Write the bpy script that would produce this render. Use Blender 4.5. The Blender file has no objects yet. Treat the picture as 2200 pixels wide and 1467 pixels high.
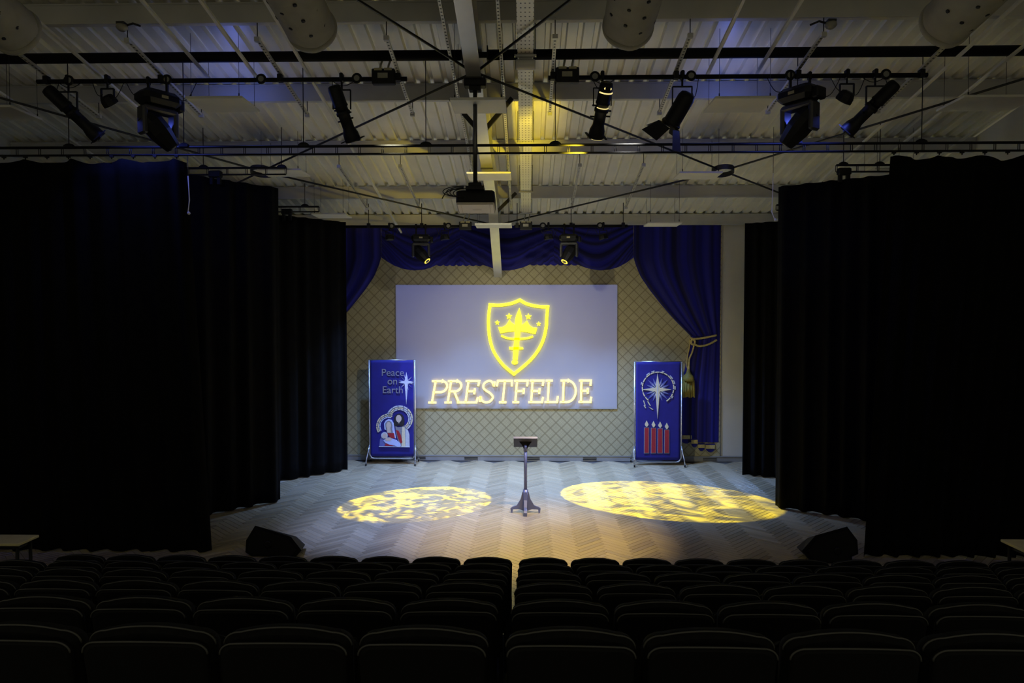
import bpy, math, random
from mathutils import Vector, Matrix
from mathutils.geometry import tessellate_polygon

random.seed(7)
scene = bpy.context.scene
COL = scene.collection
PI = math.pi

# ------------------------------------------------------------------ camera
CAM_H = 3.10
F_PX = 1500.0
YAW = math.radians(1.22)      # towards the left of the hall axis
PITCH = math.radians(-1.64)   # slightly down
cam_data = bpy.data.cameras.new('camera')
cam_data.sensor_width = 36.0
cam_data.lens = 36.0 * F_PX / 2200.0
cam_data.clip_start = 0.05
cam = bpy.data.objects.new('camera', cam_data)
cam.location = (0, 0, CAM_H)
cam.rotation_euler = (PI / 2 + PITCH, 0, YAW)
COL.objects.link(cam)
scene.camera = cam
CAM_R = Matrix.Rotation(YAW, 3, 'Z') @ Matrix.Rotation(PI / 2 + PITCH, 3, 'X')


def ray(px, py):
    return CAM_R @ Vector(((px - 1100) / F_PX, (733.5 - py) / F_PX, -1.0))


def P(px, py, Y):
    """point of the hall seen at a photograph pixel, at hall depth Y"""
    d = ray(px, py)
    t = Y / d.y
    return Vector((d.x * t, Y, CAM_H + d.z * t))


def PF(px, py, z=0.0):
    """point at height z seen at a photograph pixel"""
    d = ray(px, py)
    t = (z - CAM_H) / d.z
    return Vector((d.x * t, d.y * t, z))


# ------------------------------------------------------------------ world, exposure
world = bpy.data.worlds.new('world')
scene.world = world
world.use_nodes = True
bg = world.node_tree.nodes['Background']
bg.inputs['Color'].default_value = (1.0, 0.93, 0.66, 1)
bg.inputs['Strength'].default_value = 0.19
vs = scene.view_settings
vs.view_transform = 'Standard'
vs.look = 'None'
vs.exposure = 0.0
vs.gamma = 1.0
vs.use_curve_mapping = False

# hall measures (metres): x to the right, y towards the stage, z up
Y_BACK = 15.50
X_LEFT, X_RIGHT = -8.7, 7.35
Y_BAR1, Y_BAR2 = 8.80, 14.0


def roof_z(y): return CAM_H + 5.13 - 0.18 * y
def purlin_z(y): return roof_z(y) - 0.25
def strut_z(y): return CAM_H + 4.70 - 0.18 * y
def rafter_z(y): return CAM_H + 4.417 - 0.176 * y
def brace_z(y): return CAM_H + 4.60 - 0.18 * y


# ------------------------------------------------------------------ stage lights (fixtures are built further down; added fills have none)
def aim(o, target):
    d = Vector(target) - o.location
    o.rotation_euler = d.to_track_quat('-Z', 'Y').to_euler()


def spot(name, loc, target, color, power, angle, blend=0.5, size=0.05):
    l = bpy.data.lights.new(name, 'SPOT')
    l.energy = power
    l.color = color
    l.spot_size = math.radians(angle)
    l.spot_blend = blend
    l.shadow_soft_size = size
    o = bpy.data.objects.new(name, l)
    o.location = loc
    COL.objects.link(o)
    aim(o, target)
    return o


def point(name, loc, color, power, size=0.05):
    l = bpy.data.lights.new(name, 'POINT')
    l.energy = power
    l.color = color
    l.shadow_soft_size = size
    o = bpy.data.objects.new(name, l)
    o.location = loc
    COL.objects.link(o)
    return o


def light_uv(l):
    """direction inside the beam as (x/-z, y/-z); returns nodes, links, emission, u, v"""
    l.use_nodes = True
    nt = l.node_tree
    em = next(n for n in nt.nodes if n.type == 'EMISSION')
    tc = nt.nodes.new('ShaderNodeTexCoord')
    sx = nt.nodes.new('ShaderNodeSeparateXYZ')
    nt.links.new(tc.outputs['Normal'], sx.inputs[0])
    neg = nt.nodes.new('ShaderNodeMath'); neg.operation = 'ABSOLUTE'
    nt.links.new(sx.outputs['Z'], neg.inputs[0])
    out = []
    for ax in ('X', 'Y'):
        m = nt.nodes.new('ShaderNodeMath'); m.operation = 'DIVIDE'
        nt.links.new(sx.outputs[ax], m.inputs[0]); nt.links.new(neg.outputs[0], m.inputs[1])
        out.append(m.outputs[0])
    return nt, em, out[0], out[1]


def water_gobo(l, scale, lo, hi, base, seed, warp=0.12):
    """a rippled glass gobo in the beam: bright broken streaks over a weaker field"""
    nt, em, u, v = light_uv(l)
    cb = nt.nodes.new('ShaderNodeCombineXYZ')
    nt.links.new(u, cb.inputs[0]); nt.links.new(v, cb.inputs[1]); cb.inputs[2].default_value = seed
    n1 = nt.nodes.new('ShaderNodeTexNoise')
    n1.inputs['Scale'].default_value = scale
    n1.inputs['Detail'].default_value = 2.5
    n1.inputs['Distortion'].default_value = 1.6
    nt.links.new(cb.outputs[0], n1.inputs['Vector'])
    rp = nt.nodes.new('ShaderNodeMapRange')
    rp.inputs['From Min'].default_value = lo
    rp.inputs['From Max'].default_value = hi
    rp.inputs['To Min'].default_value = base
    rp.inputs['To Max'].default_value = 1.0
    nt.links.new(n1.outputs['Fac'], rp.inputs['Value'])
    nt.links.new(rp.outputs[0], em.inputs['Strength'])


YEL = (1.0, 0.86, 0.0)
BLUE = (0.22, 0.32, 1.0)
PALE = (0.62, 0.74, 1.0)

HEAD_L = P(917, 560, Y_BAR2 - 0.15)     # lens of the rear moving head, left
HEAD_R = P(1214, 562, Y_BAR2 - 0.15)
POOL_R = PF(1385, 1068)                  # middle of the yellow pool on the right
POOL_L = PF(918, 1077)
b = spot('beam_rear_left', HEAD_L, POOL_R, YEL, 13000, 23.8, 0.03, 0.02)
water_gobo(b.data, 17, 0.40, 0.70, 0.14, 1.3)
b = spot('beam_rear_right', HEAD_R, POOL_L, YEL, 13000, 23.0, 0.03, 0.02)
water_gobo(b.data, 15, 0.50, 0.67, 0.06, 4.1)

# projector: pale image filling the white screen
PROJ = Vector((-0.53, 9.02, P(1020, 398, 8.55).z - 0.20))
SCR = [P(850, 612, Y_BACK), P(1327, 612, Y_BACK), P(1325, 877, Y_BACK), P(852, 877, Y_BACK)]
pr = spot('beam_projector', PROJ, P(1088, 745, Y_BACK), (0.24, 0.31, 1.0), 760, 60, 0.0, 0.01)
def frame_gobo(o):
    nt, em, u, v = light_uv(o.data)
    bpy.context.view_layer.update()
    inv = o.matrix_world.inverted()
    pts = [inv @ p for p in SCR]
    us = [p.x / -p.z for p in pts]; vv = [p.y / -p.z for p in pts]
    prod = None
    uc, vc = sum(us) / 4, sum(vv) / 4
    for k in range(4):      # inside test against the four edges of the picture
        q = (k + 1) % 4
        a, b_ = -(vv[q] - vv[k]), us[q] - us[k]
        c_ = -(a * us[k] + b_ * vv[k])
        if a * uc + b_ * vc + c_ < 0: a, b_, c_ = -a, -b_, -c_
        def mth(op, x_, y_):
            m = nt.nodes.new('ShaderNodeMath'); m.operation = op
            for n_, z_ in ((0, x_), (1, y_)):
                if isinstance(z_, float): m.inputs[n_].default_value = z_
                else: nt.links.new(z_, m.inputs[n_])
            return m.outputs[0]
        e = mth('GREATER_THAN', mth('ADD', mth('MULTIPLY', u, float(a)), mth('ADD', mth('MULTIPLY', v, float(b_)), float(c_))), 0.0)
        prod = e if prod is None else mth('MULTIPLY', prod, e)
    nt.links.new(prod, em.inputs['Strength'])
frame_gobo(pr)

# blue floods at the ends of the front bar, washes added in the air beside two of its lanterns, four small floods on the rear bar
FL1 = P(243, 222, Y_BAR1); FL2 = P(1812, 216, Y_BAR1)
for fl, tg in ((FL1, PF(700, 1090)), (FL2, PF(1300, 1090))):
    spot('beam_front_flood', fl + (tg - fl).normalized() * 0.17, tg, (0.10, 0.15, 1.0), 36, 150, 0.7, 0.05)
WASH_L = P(806, 232, Y_BAR1 + 0.16); WASH_R = P(1392, 232, Y_BAR1 + 0.16)
spot('beam_wash_profile', WASH_L, P(1200, 880, Y_BACK), (1.0, 0.93, 0.60), 680, 60, 1.0, 0.08)
spot('beam_wash_lantern', WASH_R, P(980, 900, Y_BACK), (0.95, 0.92, 0.85), 460, 60, 1.0, 0.08)
REAR_PARS = [P(838, 520, Y_BAR2), P(955, 520, Y_BAR2), P(1178, 524, Y_BAR2), P(1295, 518, Y_BAR2)]
PAR_AIM = [PF(850, 1030), PF(1040, 1025), PF(1250, 1025), PF(1420, 1030)]
for p, t in zip(REAR_PARS, PAR_AIM):
    spot('beam_rear_par', p + (t - p).normalized() * 0.14, t, (0.24, 0.44, 1.0), 900, 86, 1.0, 0.06)
# front moving heads, thrown onto the stage
MH1 = P(348, 262, Y_BAR1); MH2 = P(1710, 262, Y_BAR1)
for mh, t in ((MH1, PF(900, 1120)), (MH2, PF(1000, 1060))):
    spot('beam_front_head', mh + (t - mh).normalized() * 0.36, t, (0.30, 0.42, 1.0), 2000, 42, 1.0, 0.06)
# warm profile lantern over the stage centre
PF3 = P(1290, 250, Y_BAR1)
spot('beam_warm_profile', PF3 + Vector((-0.06, 0.28, -0.30)), PF(1150, 1150), (1.0, 0.74, 0.30), 1300, 46, 0.8, 0.05)
# yellow spot added near the warm profile lantern to light the cable tray
spot('fill_cable_tray', PF3 + Vector((-0.16, 0.20, -0.46)), (-0.12, 10.55, strut_z(10.55)), (1.0, 0.74, 0.03), 430, 56, 1.0, 0.05)
# blue fill points added in the air, lighting the purlin behind the front heads
for mh, sx in ((MH1, 1), (MH2, -1)):
    point('fill_purlin_blue', (mh.x + 0.62 * sx, 9.36, P(1100, 200, Y_BAR1).z), (0.14, 0.22, 1.0), 5, 0.06)

# ================================================================== materials
MATS = {}


def mat(name, color, rough=0.6, metal=0.0, var=0.0, vscale=8.0, bump=0.0, bscale=60.0, emit=None, estr=1.0, coat=0.0, spec=None):
    if name in MATS:
        return MATS[name]
    m = bpy.data.materials.new(name)
    m.use_nodes = True
    nt = m.node_tree
    b = nt.nodes['Principled BSDF']
    b.inputs['Base Color'].default_value = (*color, 1)
    b.inputs['Roughness'].default_value = rough
    b.inputs['Metallic'].default_value = metal
    if coat:
        b.inputs['Coat Weight'].default_value = coat
        b.inputs['Coat Roughness'].default_value = 0.2
    if spec is not None:
        b.inputs['Specular IOR Level'].default_value = spec
    if emit:
        b.inputs['Emission Color'].default_value = (*emit, 1)
        b.inputs['Emission Strength'].default_value = estr
    if var or bump:
        tc = nt.nodes.new('ShaderNodeTexCoord')
    if var:
        n = nt.nodes.new('ShaderNodeTexNoise')
        n.inputs['Scale'].default_value = vscale
        n.inputs['Detail'].default_value = 4
        nt.links.new(tc.outputs['Object'], n.inputs['Vector'])
        mr = nt.nodes.new('ShaderNodeMapRange')
        mr.inputs['From Min'].default_value = 0.3; mr.inputs['From Max'].default_value = 0.7
        mr.inputs['To Min'].default_value = 1 - var; mr.inputs['To Max'].default_value = 1 + var
        nt.links.new(n.outputs['Fac'], mr.inputs['Value'])
        mx = nt.nodes.new('ShaderNodeVectorMath'); mx.operation = 'SCALE'
        mx.inputs[0].default_value = color
        nt.links.new(mr.outputs[0], mx.inputs['Scale'])
        nt.links.new(mx.outputs[0], b.inputs['Base Color'])
    if bump:
        n2 = nt.nodes.new('ShaderNodeTexNoise')
        n2.inputs['Scale'].default_value = bscale
        n2.inputs['Detail'].default_value = 3
        nt.links.new(tc.outputs['Object'], n2.inputs['Vector'])
        bp = nt.nodes.new('ShaderNodeBump')
        bp.inputs['Strength'].default_value = bump
        bp.inputs['Distance'].default_value = 0.01
        nt.links.new(n2.outputs['Fac'], bp.inputs['Height'])
        nt.links.new(bp.outputs[0], b.inputs['Normal'])
    MATS[name] = m
    return m


def nd(nt, op, a, b=None):
    n = nt.nodes.new('ShaderNodeMath'); n.operation = op
    for i, x in enumerate((a, b)):
        if x is None:
            continue
        if isinstance(x, (int, float)):
            n.inputs[i].default_value = x
        else:
            nt.links.new(x, n.inputs[i])
    return n.outputs[0]


def mix_rgb(nt, fac, c1, c2):
    n = nt.nodes.new('ShaderNodeMix'); n.data_type = 'RGBA'
    if isinstance(fac, (int, float)): n.inputs[0].default_value = fac
    else: nt.links.new(fac, n.inputs[0])
    for i, c in ((6, c1), (7, c2)):
        if isinstance(c, tuple): n.inputs[i].default_value = (*c, 1)
        else: nt.links.new(c, n.inputs[i])
    return n.outputs[2]


ROOF = mat('roof_paint', (0.80, 0.78, 0.68), 0.42, 0.12, 0.05, 3.0, spec=0.6)
PURLIN = mat('purlin_paint', (0.55, 0.55, 0.52), 0.5, 0.0, 0.08, 2.0)
STEEL = mat('beam_paint', (0.52, 0.52, 0.50), 0.3, 0.35, 0.10, 2.5)
DARKSTEEL = mat('brace_dark', (0.035, 0.035, 0.032), 0.5, 0.2, 0.15, 9)
BLACK = mat('black_metal', (0.008, 0.008, 0.009), 0.5, 0.0, 0.2, 14, spec=0.25)
MATTEBLACK = mat('matte_black', (0.006, 0.006, 0.007), 0.7, 0.0, 0.2, 10, spec=0.2)
CABLE = mat('cable_rubber', (0.012, 0.012, 0.012), 0.6, 0.0, 0.1, 20)
WHITEPAINT = mat('panel_white', (0.68, 0.67, 0.60), 0.55, 0.0, 0.03, 4)
WALLP = mat('wall_paint', (0.60, 0.59, 0.54), 0.8, 0.0, 0.03, 3, 0.08, 90)
CURTAIN = mat('black_drape', (0.0045, 0.0045, 0.005), 0.95, 0.0, 0.25, 6, 0.15, 200, spec=0.1)
CHROME = mat('banner_steel', (0.5, 0.5, 0.53), 0.3, 0.9, 0.05, 8)
GUN = mat('lectern_steel', (0.16, 0.17, 0.24), 0.42, 0.5, 0.08, 9)
SEATF = mat('seat_fabric', (0.006, 0.006, 0.006), 0.9, 0.0, 0.25, 25, 0.2, 300, spec=0.1)
SEATS = mat('seat_shell', (0.0045, 0.0045, 0.0045), 0.7, 0.0, 0.1, 10, spec=0.12)
SEATEDGE = mat('seat_edge_line', (0.05, 0.05, 0.045), 0.6, 0.0, 0.1, 20)
BRASS = mat('brass_tag', (0.45, 0.40, 0.22), 0.5, 0.3, 0.1, 20)
DUCTF = mat('duct_fabric', (0.32, 0.31, 0.25), 0.85, 0.0, 0.10, 5, 0.5, 9)
HOLE = mat('nozzle_dark', (0.01, 0.01, 0.01), 0.8, 0.0, 0.1, 9)
BLUEFAB = mat('banner_blue', (0.010, 0.008, 0.20), 0.75, 0.0, 0.10, 6, 0.1, 160)
CREAM = mat('applique_cream', (0.70, 0.64, 0.47), 0.6, 0.0, 0.08, 30)
SILVER = mat('applique_silver', (0.62, 0.66, 0.80), 0.45, 0.2, 0.1, 30)
GREYAPP = mat('applique_grey', (0.24, 0.24, 0.30), 0.6, 0.0, 0.15, 40)
STEELBLUE = mat('applique_blue_grey', (0.12, 0.14, 0.42), 0.6, 0.0, 0.1, 30)
REDAPP = mat('applique_red', (0.34, 0.015, 0.03), 0.7, 0.0, 0.08, 30)
SKIN = mat('applique_skin', (0.62, 0.52, 0.47), 0.7, 0.0, 0.06, 30)
DARKAPP = mat('applique_dark', (0.015, 0.013, 0.02), 0.7, 0.0, 0.1, 30)
PALEBLUE = mat('applique_pale_blue', (0.50, 0.58, 0.95), 0.6, 0.0, 0.05, 30)
GOLD = mat('rope_gold', (0.52, 0.42, 0.16), 0.6, 0.0, 0.2, 40, 0.3, 120)
GOLDD = mat('tassel_gold', (0.42, 0.33, 0.06), 0.6, 0.0, 0.25, 60, 0.3, 160)
DRAPEB = None
SCREENW = mat('screen_white', (0.37, 0.37, 0.39), 0.9, 0.0, 0.01, 3, spec=0.1)
LOGO_GLOW_Y = mat('logo_yellow', (0.8, 0.7, 0.05), 0.6, emit=(1.0, 0.90, 0.0), estr=2.6)  # light of the projected crest as a glowing material
LOGO_GLOW_P = mat('logo_pale_yellow', (0.8, 0.75, 0.3), 0.6, emit=(1.0, 0.72, 0.09), estr=2.2)
PINE = mat('table_top_wood', (0.62, 0.55, 0.27), 0.5, 0.0, 0.10, 5)
SKIRT = mat('skirting_grey', (0.30, 0.30, 0.30), 0.45, 0.2, 0.06, 4)
PROJW = mat('projector_white', (0.72, 0.66, 0.55), 0.5, 0.0, 0.02, 5)
TIER = mat('tier_carpet', (0.012, 0.012, 0.014), 0.95, 0.0, 0.2, 30)
BLUEPAINT = mat('flap_blue', (0.02, 0.02, 0.16), 0.5, 0.0, 0.1, 9)
LENSY = mat('lens_yellow', (0.8, 0.7, 0.1), 0.2, emit=(1.0, 0.75, 0.08), estr=1.2)
LENSB = mat('lens_blue', (0.4, 0.5, 0.9), 0.15, emit=(0.35, 0.5, 1.0), estr=0.8)
LENSG = mat('lens_glass', (0.03, 0.035, 0.05), 0.08, 0.0)
VENTY = mat('vent_glow', (0.8, 0.7, 0.4), 0.5, emit=(1.0, 0.80, 0.30), estr=1.0)
CORD = mat('white_cord', (0.8, 0.8, 0.85), 0.6, 0.0, 0.03, 20)


def dots_material(name, color, sx, sy, rad, rough=0.45):
    """painted steel with rows of punched holes (holes show dark)"""
    m = mat(name, color, rough, 0.3)
    nt = m.node_tree
    b = nt.nodes['Principled BSDF']
    tc = nt.nodes.new('ShaderNodeTexCoord')
    sp = nt.nodes.new('ShaderNodeSeparateXYZ')
    nt.links.new(tc.outputs['Object'], sp.inputs[0])
    def cell(s, step, off):
        f = nd(nt, 'FRACT', nd(nt, 'ADD', nd(nt, 'DIVIDE', s, step), off))
        return nd(nt, 'MULTIPLY', nd(nt, 'SUBTRACT', f, 0.5), step)
    dx = cell(sp.outputs['X'], sx, 0.5); dy = cell(sp.outputs['Y'], sy, 0.5)
    d = nd(nt, 'SQRT', nd(nt, 'ADD', nd(nt, 'POWER', dx, 2.0), nd(nt, 'POWER', dy, 2.0)))
    hole = nd(nt, 'LESS_THAN', d, rad)
    n = nt.nodes.new('ShaderNodeTexNoise'); n.inputs['Scale'].default_value = 4
    nt.links.new(tc.outputs['Object'], n.inputs['Vector'])
    base = mix_rgb(nt, n.outputs['Fac'], tuple(c * 0.85 for c in color), tuple(min(1, c * 1.12) for c in color))
    nt.links.new(mix_rgb(nt, hole, base, (0.02, 0.02, 0.018)), b.inputs['Base Color'])
    return m


TRAYM = dots_material('tray_perforated', (0.60, 0.58, 0.50), 0.047, 0.075, 0.0095)
STRUTM = dots_material('strut_slotted', (0.50, 0.49, 0.42), 0.5, 0.06, 0.012)


def wallpaper_material():
    m = mat('wallpaper_lattice', (0.5, 0.47, 0.36), 0.85, spec=0.2)
    nt = m.node_tree
    b = nt.nodes['Principled BSDF']
    tc = nt.nodes.new('ShaderNodeTexCoord')
    sp = nt.nodes.new('ShaderNodeSeparateXYZ')
    nt.links.new(tc.outputs['Object'], sp.inputs[0])
    p = 0.245
    masks = []
    for op in ('ADD', 'SUBTRACT'):
        t = nd(nt, 'DIVIDE', nd(nt, op, sp.outputs['X'], sp.outputs['Z']), p)
        f = nd(nt, 'ABSOLUTE', nd(nt, 'SUBTRACT', nd(nt, 'FRACT', t), 0.5))
        main = nd(nt, 'LESS_THAN', f, 0.05)
        f3 = nd(nt, 'ABSOLUTE', nd(nt, 'SUBTRACT', nd(nt, 'FRACT', nd(nt, 'MULTIPLY', t, 4.0)), 0.5))
        fine = nd(nt, 'MULTIPLY', nd(nt, 'LESS_THAN', f3, 0.10), 0.35)
        masks.append(nd(nt, 'MAXIMUM', main, fine))
    k = nd(nt, 'MULTIPLY', nd(nt, 'MAXIMUM', masks[0], masks[1]), 0.75)
    n = nt.nodes.new('ShaderNodeTexNoise'); n.inputs['Scale'].default_value = 7; n.inputs['Detail'].default_value = 5
    nt.links.new(tc.outputs['Object'], n.inputs['Vector'])
    base = mix_rgb(nt, n.outputs['Fac'], (0.36, 0.325, 0.205), (0.46, 0.42, 0.27))
    nt.links.new(mix_rgb(nt, k, base, (0.17, 0.15, 0.085)), b.inputs['Base Color'])
    return m


WALLPAPER = wallpaper_material()


def drape_print_material():
    """royal blue printed drapery; the printed fold shades follow the fold coordinate"""
    m = mat('drape_print', (0.02, 0.02, 0.3), 0.75, spec=0.3)
    nt = m.node_tree
    b = nt.nodes['Principled BSDF']
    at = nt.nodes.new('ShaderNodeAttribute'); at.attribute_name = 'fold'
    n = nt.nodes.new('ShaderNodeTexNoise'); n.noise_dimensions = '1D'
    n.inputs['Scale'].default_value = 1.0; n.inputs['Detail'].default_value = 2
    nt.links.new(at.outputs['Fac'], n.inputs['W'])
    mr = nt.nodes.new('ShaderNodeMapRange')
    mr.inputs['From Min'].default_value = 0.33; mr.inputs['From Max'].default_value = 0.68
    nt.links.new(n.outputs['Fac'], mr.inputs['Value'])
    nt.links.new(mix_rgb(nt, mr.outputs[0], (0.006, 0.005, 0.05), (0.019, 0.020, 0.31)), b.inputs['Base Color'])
    return m


DRAPEB = drape_print_material()


def plank_material(name, use_attr, sheen_shift=0.0):
    m = mat(name, (0.4, 0.36, 0.28), 0.30, spec=0.5)
    nt = m.node_tree
    b = nt.nodes['Principled BSDF']
    if use_attr:
        a = nt.nodes.new('ShaderNodeAttribute'); a.attribute_name = 'tone'; fac = a.outputs['Fac']
    else:
        a = nt.nodes.new('ShaderNodeObjectInfo'); fac = a.outputs['Random']
    tc = nt.nodes.new('ShaderNodeTexCoord')
    n = nt.nodes.new('ShaderNodeTexNoise'); n.inputs['Scale'].default_value = 18; n.inputs['Detail'].default_value = 4
    mp = nt.nodes.new('ShaderNodeMapping')
    nt.links.new(tc.outputs['Object'], mp.inputs[0]); nt.links.new(mp.outputs[0], n.inputs['Vector'])
    f = nd(nt, 'ADD', nd(nt, 'ADD', nd(nt, 'MULTIPLY', fac, 0.30 if not use_attr else 1.0), 0.15 + sheen_shift), nd(nt, 'MULTIPLY', n.outputs['Fac'], 0.25))
    nt.links.new(mix_rgb(nt, f, (0.22, 0.175, 0.105), (0.52, 0.435, 0.28)), b.inputs['Base Color'])
    r = nd(nt, 'ADD', nd(nt, 'MULTIPLY', fac, 0.16), 0.26)
    nt.links.new(r, b.inputs['Roughness'])
    return m


PLANK_O = [plank_material('parquet_oak', False), plank_material('parquet_oak_cross', False, 0.22)]  # cross blocks paler: their differing sheen is put into the colour
PLANK_A = plank_material('parquet_oak_field', True)


# ================================================================== mesh builder
class MB:
    def __init__(self):
        self.v = []; self.f = []; self.sm = []; self.attr = None

    def add(self, verts, faces, smooth=False):
        o = len(self.v)
        self.v += [Vector(p) for p in verts]
        self.f += [tuple(i + o for i in f) for f in faces]
        self.sm += [smooth] * len(faces)
        return self

    def box(self, c, s, rot=None, bev=0.0):
        hx, hy, hz = s[0] / 2, s[1] / 2, s[2] / 2
        c = Vector(c)
        if bev <= 0:
            vs_ = [Vector((x, y, z)) for x in (-hx, hx) for y in (-hy, hy) for z in (-hz, hz)]
            fs = [(0, 1, 3, 2), (4, 6, 7, 5), (0, 4, 5, 1), (2, 3, 7, 6), (0, 2, 6, 4), (1, 5, 7, 3)]
        else:
            e = min(bev, hx * .9, hy * .9, hz * .9)
            vs_ = []; fs = []
            rings = [(-hz, e), (-hz + e, 0), (hz - e, 0), (hz, e)]
            for z, ins in rings:
                ax, ay = hx - ins, hy - ins
                k = e if ins == 0 else e * 0.6
                vs_ += [Vector(p) for p in ((-ax + k, -ay, z), (ax - k, -ay, z), (ax, -ay + k, z), (ax, ay - k, z),
                                            (ax - k, ay, z), (-ax + k, ay, z), (-ax, ay - k, z), (-ax, -ay + k, z))]
            for r in range(3):
                for i in range(8):
                    j = (i + 1) % 8
                    fs.append((r * 8 + i, r * 8 + j, r * 8 + 8 + j, r * 8 + 8 + i))
            fs.append(tuple(reversed(range(8)))); fs.append(tuple(range(24, 32)))
        if rot is not None:
            vs_ = [rot @ p for p in vs_]
        return self.add([c + p for p in vs_], fs)

    def beam(self, a, b, w, h, up=(0, 0, 1)):
        """square bar from a to b, width w (sideways) and height h (along up)"""
        a = Vector(a); b = Vector(b); d = (b - a).normalized(); up = Vector(up)
        s = d.cross(up)
        if s.length < 1e-4:
            s = d.cross(Vector((0, 1, 0)))
        s.normalize(); u = s.cross(d).normalized()
        vs_ = []
        for p in (a, b):
            vs_ += [p - s * w / 2 - u * h / 2, p + s * w / 2 - u * h / 2, p + s * w / 2 + u * h / 2, p - s * w / 2 + u * h / 2]
        return self.add(vs_, [(3, 2, 1, 0), (4, 5, 6, 7), (0, 1, 5, 4), (1, 2, 6, 5), (2, 3, 7, 6), (3, 0, 4, 7)])

    def tube(self, pts, r, n=10, caps=True, closed=False):
        pts = [Vector(p) for p in pts]
        N = len(pts)
        rs = r if isinstance(r, (list, tuple)) else [r] * N
        t0 = (pts[1] - pts[0]).normalized()
        ref = Vector((0, 0, 1)) if abs(t0.z) < 0.9 else Vector((1, 0, 0))
        s = t0.cross(ref).normalized()
        vs_ = []; fs = []
        for i in range(N):
            if closed:
                t = (pts[(i + 1) % N] - pts[i - 1])
            elif i == 0: t = pts[1] - pts[0]
            elif i == N - 1: t = pts[-1] - pts[-2]
            else: t = (pts[i + 1] - pts[i]).normalized() + (pts[i] - pts[i - 1]).normalized()
            if t.length < 1e-6: t = t0
            t.normalize()
            s = (s - t * s.dot(t))
            if s.length < 1e-6: s = t.orthogonal()
            s.normalize(); u = t.cross(s)
            for k in range(n):
                a = 2 * PI * k / n
                vs_.append(pts[i] + (s * math.cos(a) + u * math.sin(a)) * rs[i])
        M = N if closed else N - 1
        for i in range(M):
            j = (i + 1) % N
            for k in range(n):
                q = (k + 1) % n
                fs.append((i * n + k, i * n + q, j * n + q, j * n + k))
        self.add(vs_, fs, True)
        if caps and not closed:
            o = len(self.v) - len(vs_)
            self.f.append(tuple(o + k for k in reversed(range(n)))); self.sm.append(False)
            self.f.append(tuple(o + (N - 1) * n + k for k in range(n))); self.sm.append(False)
        return self

    def lathe(self, prof, origin, d, n=20, smooth=True, caps=True):
        """profile [(t along d, radius)]"""
        d = Vector(d).normalized(); origin = Vector(origin)
        s = d.orthogonal().normalized(); u = d.cross(s)
        vs_ = []; fs = []
        for t, r in prof:
            for k in range(n):
                a = 2 * PI * k / n
                vs_.append(origin + d * t + (s * math.cos(a) + u * math.sin(a)) * r)
        for i in range(len(prof) - 1):
            for k in range(n):
                q = (k + 1) % n
                fs.append((i * n + k, i * n + q, (i + 1) * n + q, (i + 1) * n + k))
        self.add(vs_, fs, smooth)
        if caps:
            o = len(self.v) - len(vs_)
            self.f.append(tuple(o + k for k in reversed(range(n)))); self.sm.append(False)
            m = (len(prof) - 1) * n
            self.f.append(tuple(o + m + k for k in range(n))); self.sm.append(False)
        return self

    def prism(self, poly, ext):
        """poly: list of 3D points (planar outline), ext: extrusion vector"""
        poly = [Vector(p) for p in poly]; ext = Vector(ext); n = len(poly)
        tris = tessellate_polygon([poly])
        fs = [tuple(t) for t in tris] + [tuple(n + i for i in reversed(t)) for t in tris]
        fs += [(i, (i + 1) % n, n + (i + 1) % n, n + i) for i in range(n)]
        return self.add(poly + [p + ext for p in poly], fs)

    def grid(self, fn, nu, nv, smooth=True, wrap=False):
        vs_ = [fn(i / nu, j / nv) for j in range(nv + 1) for i in range(nu + 1)]
        fs = [(j * (nu + 1) + i, j * (nu + 1) + i + 1, (j + 1) * (nu + 1) + i + 1, (j + 1) * (nu + 1) + i)
              for j in range(nv) for i in range(nu)]
        return self.add(vs_, fs, smooth)

    def build(self, name, material, parent=None, world=True, recalc=True):
        org = Vector((0, 0, 0))
        if parent is not None and world:
            r = parent
            while r.parent: r = r.parent
            org = r.location.copy()
        elif parent is None and world and self.v:
            xs = [p.x for p in self.v]; ys = [p.y for p in self.v]; zs = [p.z for p in self.v]
            org = Vector(((min(xs) + max(xs)) / 2, (min(ys) + max(ys)) / 2, min(zs)))
        me = bpy.data.meshes.new(name)
        me.from_pydata([tuple(p - org) for p in self.v], [], self.f)
        me.polygons.foreach_set('use_smooth', self.sm)
        if recalc:
            import bmesh
            bm = bmesh.new(); bm.from_mesh(me)
            bmesh.ops.recalc_face_normals(bm, faces=bm.faces)
            bm.to_mesh(me); bm.free()
        me.materials.append(material)
        if self.attr:
            for an, vals in self.attr.items():
                a = me.attributes.new(an, 'FLOAT', 'POINT')
                a.data.foreach_set('value', vals)
        o = bpy.data.objects.new(name, me)
        COL.objects.link(o)
        if parent is not None:
            o.parent = parent
        else:
            o.location = org
        return o


def tag(o, label, cat=None, group=None, kind=None):
    o['label'] = label
    if cat: o['category'] = cat
    if group: o['group'] = group
    if kind: o['kind'] = kind
    return o


def thing(name, label, cat, loc=(0, 0, 0), group=None):
    o = bpy.data.objects.new(name, None)
    o.empty_display_size = 0.1
    o.location = loc
    COL.objects.link(o)
    return tag(o, label, cat, group)


def copy_tree(o, parent=None):
    c = o.copy(); COL.objects.link(c); c.parent = parent
    for ch in [x for x in o.children]:
        copy_tree(ch, c)
    return c


def V(*a): return Vector(a)


def structure(o, label):
    o['kind'] = 'structure'; o['label'] = label
    return o


# ================================================================== structure
# floor slab, tiers
structure(MB().box((-0.6, 5.6, -0.115), (19, 22, 0.2)).build('floor', mat('floor_screed', (0.10, 0.09, 0.08), 0.7, 0, 0.1, 3)),
          'oak herringbone parquet floor of the stage and hall')
FLOOR = bpy.data.objects['floor']


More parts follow.
